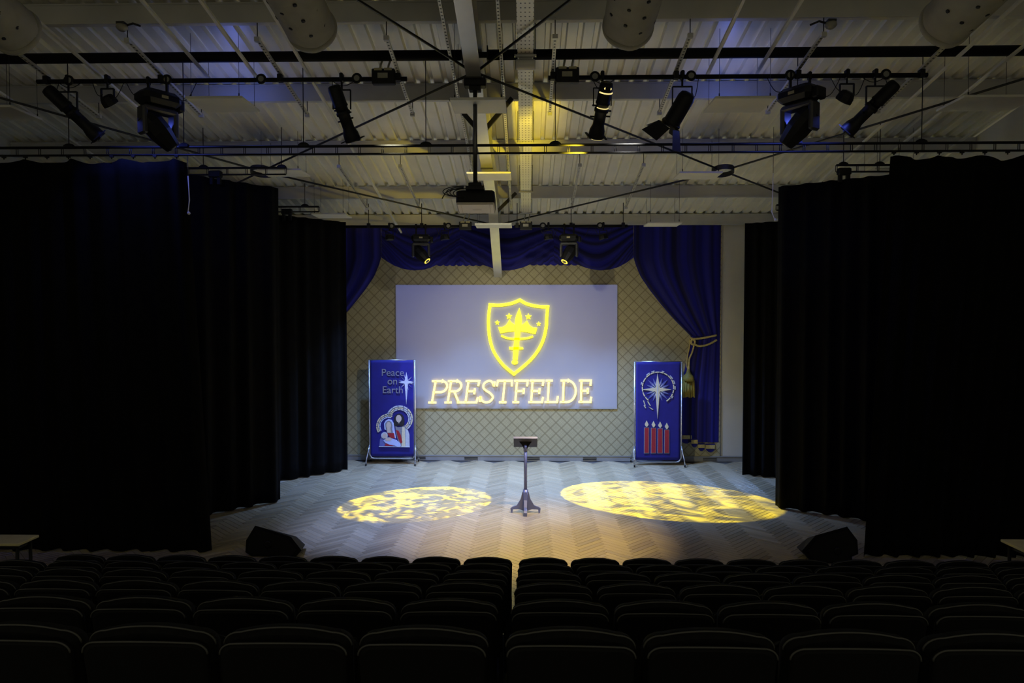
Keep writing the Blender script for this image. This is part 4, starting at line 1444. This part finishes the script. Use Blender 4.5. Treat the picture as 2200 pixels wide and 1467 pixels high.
e = V(c.x, c.y + 0.01, top_z) + rot @ V(0, -0.135, 0.012)
MB().box(e, (0.385, 0.014, 0.035), rot).build('top_edge', GUN, T)
MB().prism([(c.x - 0.10, c.y + 0.0, top_z + 0.02), (c.x + 0.10, c.y + 0.0, top_z + 0.02), (c.x + 0.06, c.y, top_z - 0.03), (c.x + 0.03, c.y, top_z - 0.09), (c.x - 0.03, c.y, top_z - 0.09), (c.x - 0.06, c.y, top_z - 0.03)], (0, -0.03, 0)).build('bracket', BLACK, T)

# ================================================================== stage monitors (wedges)
def wedge(pxs, Y, lb, mirror):
    t = None
    q = [P(x_, y_, Y) for x_, y_ in pxs]
    cx = sum(p.x for p in q) / len(q)
    zmin = min(p.z for p in q)
    q = [V(p.x, Y, max(0.004, p.z)) for p in q]
    t = thing('stage_monitor', lb, 'speaker', (cx, Y, 0))
    D = 0.34
    n = len(q)
    back = [V(cx + (p.x - cx) * 0.86, Y + D, max(0.004, p.z * 0.62)) for p in q]
    m = MB().add(q + back, [(i, (i + 1) % n, n + (i + 1) % n, n + i) for i in range(n)] + [tuple(range(n)), tuple(reversed(range(n, 2 * n)))])
    m.build('cabinet', MATTEBLACK, t)
    MB().prism([V(cx, Y - 0.004, 0) + (p - V(cx, Y, 0.18)) * 0.86 + V(0, 0, 0.18) for p in q], (0, -0.012, 0)).build('side_plate', BLACK, t)
    MB().lathe([(0, 0.05), (0.015, 0.05), (0.018, 0.03)], V(cx, Y - 0.015, 0.17), (0, -1, 0), 18).build('side_handle', BLACK, t)
    for s in (-0.14, 0.14):
        MB().box((cx + s, Y + 0.1, 0.006), (0.05, 0.05, 0.012)).build('rubber_foot', CABLE, t)
    return t


wedge([(548, 1129), (625, 1153), (648, 1182), (636, 1200), (560, 1208), (541, 1206), (527, 1186), (529, 1160)], 9.05, 'black wedge stage monitor on the floor at the left, by the curtain', 1)
wedge([(1820, 1131), (1842, 1160), (1844, 1190), (1830, 1196), (1832, 1212), (1745, 1212), (1723, 1183), (1752, 1150)], 8.95, 'black wedge stage monitor on the floor at the right, by the curtain', -1)

# ================================================================== side tables at the edges of the photo
def table(x0, x1, y0, y1, z, lb):
    t = thing('side_table', lb, 'table', ((x0 + x1) / 2, (y0 + y1) / 2, 0))
    MB().box(((x0 + x1) / 2, (y0 + y1) / 2, z - 0.014), (x1 - x0, y1 - y0, 0.028), bev=0.005).build('table_top', PINE, t)
    for xx in (x0 + 0.06, x1 - 0.06):
        for yy in (y0 + 0.06, y1 - 0.06):
            MB().tube([(xx, yy, 0), (xx, yy, z - 0.03)], 0.018, 10).build('leg', BLACK, t)
    MB().box(((x0 + x1) / 2, (y0 + y1) / 2, z - 0.06), (x1 - x0 - 0.14, y1 - y0 - 0.14, 0.05)).build('apron', BLACK, t)


a = PF(40, 1168, 0.75); b_ = PF(16, 1148, 0.75)
table(a.x - 1.2, a.x, a.y, b_.y, 0.75, 'pale wood table top lit at the far left edge')
a = PF(2149, 1158, 0.75)
table(a.x, a.x + 1.2, a.y - 0.55, a.y, 0.75, 'pale wood table top in shade at the far right edge')

# ================================================================== raked seating
ROWS_Y = [6.72, 5.885, 5.05, 4.215, 3.38, 2.545]
RISE = 0.2335
PITCHX = 0.50
for i, y in enumerate(ROWS_Y):
    zt = RISE * i
    if i:
        tag(MB().box((-0.4, y + 0.02, zt / 2 - 0.004), (11.2, 0.835, zt), ).build('seating_tier', TIER), 'black carpeted seating tier under the %s row from the stage' % ordw[i], 'platform')


def make_seat():
    t = thing('theatre_seat', 'x', 'seat')
    W = 0.468; H0, H1 = 0.36, 0.80
    lean = -0.17     # top leans back, towards the audience
    def shape(hw, z0, z1, crown, rad, n=8):
        """front outline (x, z) of a rounded back with crowned top"""
        pts = []
        for k in range(n + 1):
            a = PI - (PI / 2) * k / n
            pts.append((-hw + rad + rad * math.cos(a), z1 - crown - rad * 0.8 + rad * 0.8 * math.sin(a)))
        for k in range(1, 10):
            u = -1 + 2 * k / 10
            pts.append((u * (hw - rad), z1 - crown * abs(u) ** 2.2))
        for k in range(n + 1):
            a = PI / 2 - (PI / 2) * k / n
            pts.append((hw - rad + rad * math.cos(a), z1 - crown - rad * 0.8 + rad * 0.8 * math.sin(a)))
        pts += [(hw * 0.97, z0 + 0.03), (hw * 0.90, z0), (-hw * 0.90, z0), (-hw * 0.97, z0 + 0.03)]
        return pts
    def slab(outline, y0, y1, bulge, curve):
        m = MB(); n = len(outline)
        cx = 0; cz = (H0 + H1) / 2
        vs_ = []
        layers = [(y0, 0.93), (y0 + (y1 - y0) * 0.12, 0.985), (y0 + (y1 - y0) * 0.5, 1.0), (y0 + (y1 - y0) * 0.88, 0.985), (y1, 0.93)]
        for yy, s in layers:
            for x_, z_ in outline:
                X_ = x_ * (s if s < 1 else 1); Z_ = cz + (z_ - cz) * (s if s < 1 else 1)
                vs_.append((X_, yy + lean * (Z_ - H0) + curve * (1 - (X_ / 0.25) ** 2), Z_))
        fs = []
        for l in range(4):
            for i in range(n):
                j = (i + 1) % n
                fs.append((l * n + i, l * n + j, (l + 1) * n + j, (l + 1) * n + i))
        m.add(vs_, fs, True)
        m.add([vs_[i] for i in range(n)] + [(0, y0 + bulge[0] + lean * (cz - H0) + curve, cz)], [(i, (i + 1) % n, n) for i in range(n)], True)
        k = 4 * n
        m.add([vs_[k + i] for i in range(n)] + [(0, y1 + bulge[1] + lean * (cz - H0) + curve, cz)], [((i + 1) % n, i, n) for i in range(n)], True)
        return m
    slab(shape(W / 2 - 0.006, H0, 0.787, 0.006, 0.055), -0.03, 0.005, (-0.006, 0), -0.012).build('back_shell', SEATS, t, world=False)
    slab(shape(W / 2, H0 + 0.02, 0.822, 0.022, 0.065), 0.008, 0.085, (0, 0.012), -0.012).build('back_cushion', SEATF, t, world=False)
    for nm, oy, ol, yy in (('shell_edge_line', 0.0, shape(W / 2 - 0.006, H0, 0.787, 0.006, 0.055), -0.026), ('cushion_edge_line', 0, shape(W / 2, H0 + 0.02, 0.822, 0.022, 0.065), 0.03)):
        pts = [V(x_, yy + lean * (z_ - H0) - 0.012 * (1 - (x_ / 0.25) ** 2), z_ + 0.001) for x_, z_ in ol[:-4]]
        MB().tube(pts, 0.0035, 6).build(nm, SEATEDGE, t, world=False)  # thin paler tubes along the shell and cushion edges
    # tip-up seat, folded
    MB().box((0, 0.17, 0.50), (0.43, 0.10, 0.40), Matrix.Rotation(math.radians(10), 3, 'X'), bev=0.035).build('seat_pad', SEATF, t, world=False)
    MB().box((0, 0.232, 0.49), (0.40, 0.02, 0.36), Matrix.Rotation(math.radians(10), 3, 'X'), bev=0.008).build('seat_board', SEATS, t, world=False)
    for s in (-1, 1):
        MB().box((s * 0.215, 0.10, 0.19), (0.025, 0.06, 0.38), bev=0.006).box((s * 0.215, 0.12, 0.012), (0.05, 0.26, 0.022), bev=0.005).build('leg', BLACK, t, world=False)
    return t


seat0 = make_seat()
first = True
XG = -0.108
for i, y in enumerate(ROWS_Y):
    row = 'front row' if i == 0 else ('%s row from the stage' % ordw[i])
    for side in (-1, 1):
        for k in range(11):
            X = XG + side * (0.267 + PITCHX * k)
            px = 1132 + X * 1500 / (y - 0.1)
            if px < -190 or px > 2200 + 190: continue
            if side < 0 and k > 8: continue
            if side > 0 and k > 9: continue
            lb = 'black theatre seat, %s, %s %s of the centre gap' % (row, ordw[k], 'left' if side < 0 else 'right')
            if first: o = seat0; first = False
            else: o = copy_tree(seat0)
            o.location = (X, y, RISE * i)
            o.rotation_euler = (0, 0, random.uniform(-0.012, 0.012))
            o['label'] = lb
            o['group'] = 'rows of black theatre seats'

# ================================================================== light fixtures
def yoke(m, c, drop, w, arm, t=0.012, d=0.03):
    """U bracket: crossbar at c - drop, arms of length arm downwards"""
    z = c.z - drop
    m.box((c.x, c.y, z), (w, d, t))
    for s in (-1, 1):
        m.box((c.x + s * w / 2, c.y, z - arm / 2), (t, d, arm))
    return V(c.x, c.y, z - arm)


def hook(t, c, drop):
    MB().box(c + V(0, 0, 0.02), (0.045, 0.09, 0.11), bev=0.01).tube([c + V(0, 0, -0.03), c + V(0, 0, -drop)], 0.013, 8).build('hook_clamp', BLACK, t)


def loop_cable(t, a, b_, sag, r=0.005):
    pts = []
    for k in range(13):
        u = k / 12
        p = a.lerp(b_, u); p.z -= sag * math.sin(PI * u)
        pts.append(p)
    MB().tube(pts, r, 6).build('cable', CABLE, t)


def profile(px, Y, zb, d, lb, length=0.70, r=0.078, glow=None, drop=0.13, arm=0.22, mirror=1, lens=LENSG):
    c = P(px, 733, Y); c.z = zb
    t = thing('profile_spotlight', lb, 'spotlight', c)
    hook(t, c, drop)
    m = MB(); piv = yoke(m, c, drop, r * 2 + 0.05, arm); m.build('yoke', BLACK, t)
    d = Vector(d).normalized()
    o = piv - d * length * 0.42
    L = length
    MB().lathe([(0, r * 0.55), (0.01, r * 0.85), (0.05, r), (L * 0.34, r), (L * 0.35, r * 1.06), (L * 0.38, r * 1.06), (L * 0.39, r * 0.9), (L * 0.46, r * 0.9)], o, d, 20).build('lamp_housing', BLACK, t)
    MB().lathe([(L * 0.45, r * 0.92), (L * 0.47, r * 1.05), (L * 0.52, r * 1.05), (L * 0.53, r * 0.86), (L * 0.76, r * 0.86), (L * 0.86, r * 1.15), (L * 0.98, r * 1.2), (L, r * 1.15)], o, d, 20).build('lens_tube', BLACK, t)
    MB().lathe([(L * 0.985, r * 0.9), (L * 1.004, r * 0.7)], o, d, 20).build('lens', lens, t)
    s = d.cross(V(0, 0, 1)).normalized(); u = s.cross(d)
    fr = MB()
    fr.beam(o + d * L - s * r * 1.3, o + d * L + s * r * 1.3, 0.014, 0.02, u)
    for q in (-1, 1):
        fr.beam(o + d * (L - 0.02) + s * q * r * 1.25 - u * r * 1.2, o + d * (L - 0.02) + s * q * r * 1.25 + u * r * 1.2, 0.012, 0.03, s)
    fr.build('gel_frame', BLACK, t)
    for q, kk in ((-1, 0.42), (1, 0.50), (1, 0.60), (-1, 0.62)):
        MB().tube([o + d * L * kk + s * q * r * 0.9, o + d * L * kk + s * q * (r + 0.045)], 0.011, 8).build('knob', BLACK, t)
    # vent rings of the housing
    if glow:
        for kk, w in ((0.17, 0.018), (0.44, 0.012)):
            m = MB()
            pts_a = []
            for q in range(13):
                a = PI * (0.12 + 0.76 * q / 12)
                n_ = (s * math.cos(a) - V(0, 1, 0).cross(s).normalized() * 0 - u * math.sin(a))
                pts_a.append(o + d * L * kk + n_ * (r * (1.01 if kk < .3 else 0.92)))
            m.tube(pts_a, w / 2, 6)
            m.build('vent_gap', glow, t)
        for q in (-0.5, 0.5):
            MB().lathe([(-0.004, 0.014), (0.004, 0.014)], o + d * 0.06 + s * q * r * 0.8 - u * r * 0.86, u, 8).build('vent_hole', glow, t)
        m = MB()
        pts_a = [o + d * L * 1.0 + (s * math.cos(a) - u * math.sin(a)) * r * 1.05 for a in [PI * (0.1 + 0.8 * q / 12) for q in range(13)]]
        m.tube(pts_a, 0.007, 6); m.build('rim_gap', glow, t)
    loop_cable(t, o + d * 0.02, c + V(-0.12 * mirror, 0, -0.02), 0.10)
    loop_cable(t, c + V(-0.12 * mirror, 0, -0.02), c + V(0.16 * mirror, 0, -0.02), 0.06)
    return t


def flood(px, Y, zb, d, lb, s=1.0, glow=None):
    c = P(px, 733, Y); c.z = zb
    t = thing('led_flood', lb, 'floodlight', c)
    hook(t, c, 0.10 * s)
    m = MB(); piv = yoke(m, c, 0.10 * s, 0.17 * s, 0.14 * s); m.build('yoke', BLACK, t)
    d = Vector(d).normalized()
    o = piv - d * 0.05
    MB().lathe([(0, 0.05 * s), (0.015, 0.085 * s), (0.06 * s, 0.105 * s), (0.12 * s, 0.11 * s), (0.13 * s, 0.105 * s)], o, d, 8, smooth=False).build('housing', BLACK, t)
    MB().lathe([(0.128 * s, 0.09 * s), (0.134 * s, 0.08 * s)], o, d, 12).build('lens', glow or LENSG, t)
    for k in range(3):
        MB().lathe([(0.02 + 0.022 * k, 0.088 * s + 0.008 * k), (0.028 + 0.022 * k, 0.092 * s + 0.008 * k)], o, d, 8, smooth=False).build('cooling_fin', BLACK, t)
    loop_cable(t, o, c + V(0.22 * s, 0, -0.02), 0.12)
    loop_cable(t, o + V(-0.03, 0, 0.02), c + V(-0.2 * s, 0, -0.02), 0.08)
    return t


def moving_head(px, Y, zb, pan, d, lb, s=1.0, lens=None, clamp_drop=0.14):
    c = P(px, 733, Y); c.z = zb
    t = thing('moving_head_light', lb, 'stage light', c)
    rz = Matrix.Rotation(pan, 3, 'Z')
    for q in (-0.10, 0.10):
        MB().box(c + V(q * s, 0, 0.0), (0.04, 0.07, 0.10), bev=0.01).box(c + V(q * s, 0, -clamp_drop * 0.55), (0.03, 0.03, clamp_drop)).build('hook_clamp', BLACK, t)
    bz = c.z - clamp_drop - 0.08 * s
    base = MB().box((c.x, c.y, bz), (0.40 * s, 0.30 * s, 0.15 * s), rz, bev=0.045 * s).build('base', BLACK, t)
    MB().box(V(c.x, c.y, bz) + rz @ V(0.22 * s, 0, -0.03 * s), (0.07 * s, 0.16 * s, 0.12 * s), rz, bev=0.015).build('power_socket', BLACK, base)
    MB().box(V(c.x, c.y, bz) + rz @ V(0, -0.152 * s, 0), (0.07 * s, 0.006, 0.03 * s), rz).build('display', BRASS, base)
    # yoke
    yz = bz - 0.12 * s
    m = MB().box((c.x, c.y, yz), (0.36 * s, 0.16 * s, 0.06 * s), rz, bev=0.02)
    for q in (-1, 1):
        m.box(V(c.x, c.y, yz - 0.13 * s) + rz @ V(q * 0.165 * s, 0, 0), (0.055 * s, 0.15 * s, 0.30 * s), rz, bev=0.02)
    m.build('yoke', mat('yoke_grey', (0.04, 0.04, 0.045), 0.4, 0, 0.1, 9), t)
    MB().tube([V(c.x, c.y, bz - 0.06 * s), V(c.x, c.y, yz)], 0.07 * s, 16).build('pan_bearing', BLACK, t)
    hc = V(c.x, c.y, yz - 0.21 * s)
    d = Vector(d).normalized()
    hd = MB().lathe([(-0.20 * s, 0.05 * s), (-0.19 * s, 0.10 * s), (-0.10 * s, 0.128 * s), (0.03 * s, 0.125 * s), (0.12 * s, 0.105 * s), (0.20 * s, 0.085 * s), (0.215 * s, 0.08 * s)], hc, d, 10, smooth=False).build('head', BLACK, t)
    MB().lathe([(0.212 * s, 0.078 * s), (0.22 * s, 0.068 * s)], hc, d, 18).build('lens_ring', lens or LENSG, hd)
    MB().lathe([(0.214 * s, 0.052 * s), (0.226 * s, 0.044 * s)], hc, d, 16).build('lens', LENSG, hd)
    loop_cable(t, V(c.x, c.y, bz) + V(-0.18 * s, 0, 0.04 * s), c + V(-0.34 * s, 0, -0.02), 0.07)
    loop_cable(t, V(c.x, c.y, bz) + V(0.2 * s, 0, 0.02 * s), c + V(0.42 * s, 0, -0.02), 0.12)
    return t


# front bar, left half
profile(157, Y_BAR1, ZB1, (0.52, 0.42, -0.62), 'black profile spotlight at the left end of the front bar, blue glint', 0.78, 0.082, None, 0.13, 0.22)
flood(240, Y_BAR1, ZB1, (0.35, 0.55, -0.75), 'small black flood on the front bar between the left profile and moving head', 0.95)
moving_head(347, Y_BAR1, ZB1, 0.95, (0.50, 0.42, -0.72), 'large black moving head light on the left front bar', 1.18)
profile(738, Y_BAR1, ZB1, (0.24, 0.40, -0.85), 'black profile spotlight beside the left socket box on the front bar', 0.70, 0.085, None, 0.13, 0.24)
# front bar, right half
profile(1292, Y_BAR1, ZB1, (-0.14, 0.55, -0.8), 'black profile spotlight with glowing yellow vents on the right front bar', 0.70, 0.085, VENTY, 0.13, 0.22, lens=LENSY)
# lantern with barn doors
c = P(1462, 733, Y_BAR1); c.z = ZB1
T = thing('barn_door_lantern', 'black lantern with open barn doors on the right front bar', 'spotlight', c)
hook(T, c, 0.12)
m = MB(); piv = yoke(m, c, 0.12, 0.24, 0.22); m.build('yoke', BLACK, T)
d = V(-0.42, 0.42, -0.74).normalized()
o = piv - d * 0.16
MB().lathe([(0, 0.05), (0.02, 0.09), (0.07, 0.108), (0.38, 0.108), (0.40, 0.118), (0.45, 0.12)], o, d, 24).build('housing', BLACK, T)
MB().lathe([(0.445, 0.10), (0.452, 0.085)], o, d, 20).build('lens', LENSG, T)
sx_ = d.cross(V(0, 0, 1)).normalized(); ux_ = sx_.cross(d)
for dirv, side, ln, wd, material in ((-sx_, ux_, 0.24, 0.26, BLACK), (sx_, ux_, 0.15, 0.20, BLACK), (-ux_, sx_, 0.26, 0.17, BLUEPAINT), (ux_, sx_, 0.18, 0.22, BLACK)):
    h0 = o + d * 0.45 + dirv * 0.12
    out = (d * 0.75 + dirv * 0.65).normalized()
    MB().prism([h0 - side * wd * 0.42, h0 + side * wd * 0.42, h0 + side * wd * 0.55 + out * ln, h0 - side * wd * 0.55 + out * ln], out.cross(side).normalized() * 0.004).build('barn_door', material, T)
loop_cable(T, o + V(0.03, 0, 0.02), c + V(0.20, 0, -0.02), 0.14)
for i in (0,):
    m = MB().lathe([(0.40, 0.122), (0.41, 0.126), (0.43, 0.126)], o, d, 24).build('door_ring', BLACK, T)

moving_head(1712, Y_BAR1, ZB1, -0.95, (-0.50, 0.42, -0.72), 'large black moving head light on the right front bar', 1.18)
flood(1812, Y_BAR1, ZB1, (-0.35, 0.55, -0.75), 'small black flood on the front bar between the right moving head and profile', 1.0)
profile(1872, Y_BAR1, ZB1, (-0.55, 0.42, -0.62), 'black profile spotlight at the right end of the front bar, blue glint', 0.76, 0.082, None, 0.13, 0.22, -1)

# rear bar
dl = (POOL_R - HEAD_L).normalized(); dr = (POOL_L - HEAD_R).normalized()
moving_head(905, Y_BAR2, ZB2, 0.15, dl, 'moving head light with yellow lens above the left blue swag', 0.95, LENSY, 0.16)
moving_head(1222, Y_BAR2, ZB2, -0.15, dr, 'moving head light with yellow lens above the right blue swag', 0.95, LENSY, 0.16)
for px, tg, lb in ((838, PAR_AIM[0], 'small black flood on the rear bar at far left of the swags'), (956, PAR_AIM[1], 'small black flood on the rear bar between moving head and left socket box'),
                   (1178, PAR_AIM[2], 'small black flood on the rear bar beside the right socket box'), (1295, PAR_AIM[3], 'small black flood on the rear bar at the right of the swags')):
    cc = P(px, 510, Y_BAR2)
    flood(px, Y_BAR2, ZB2, (tg - cc).normalized(), lb, 0.85)
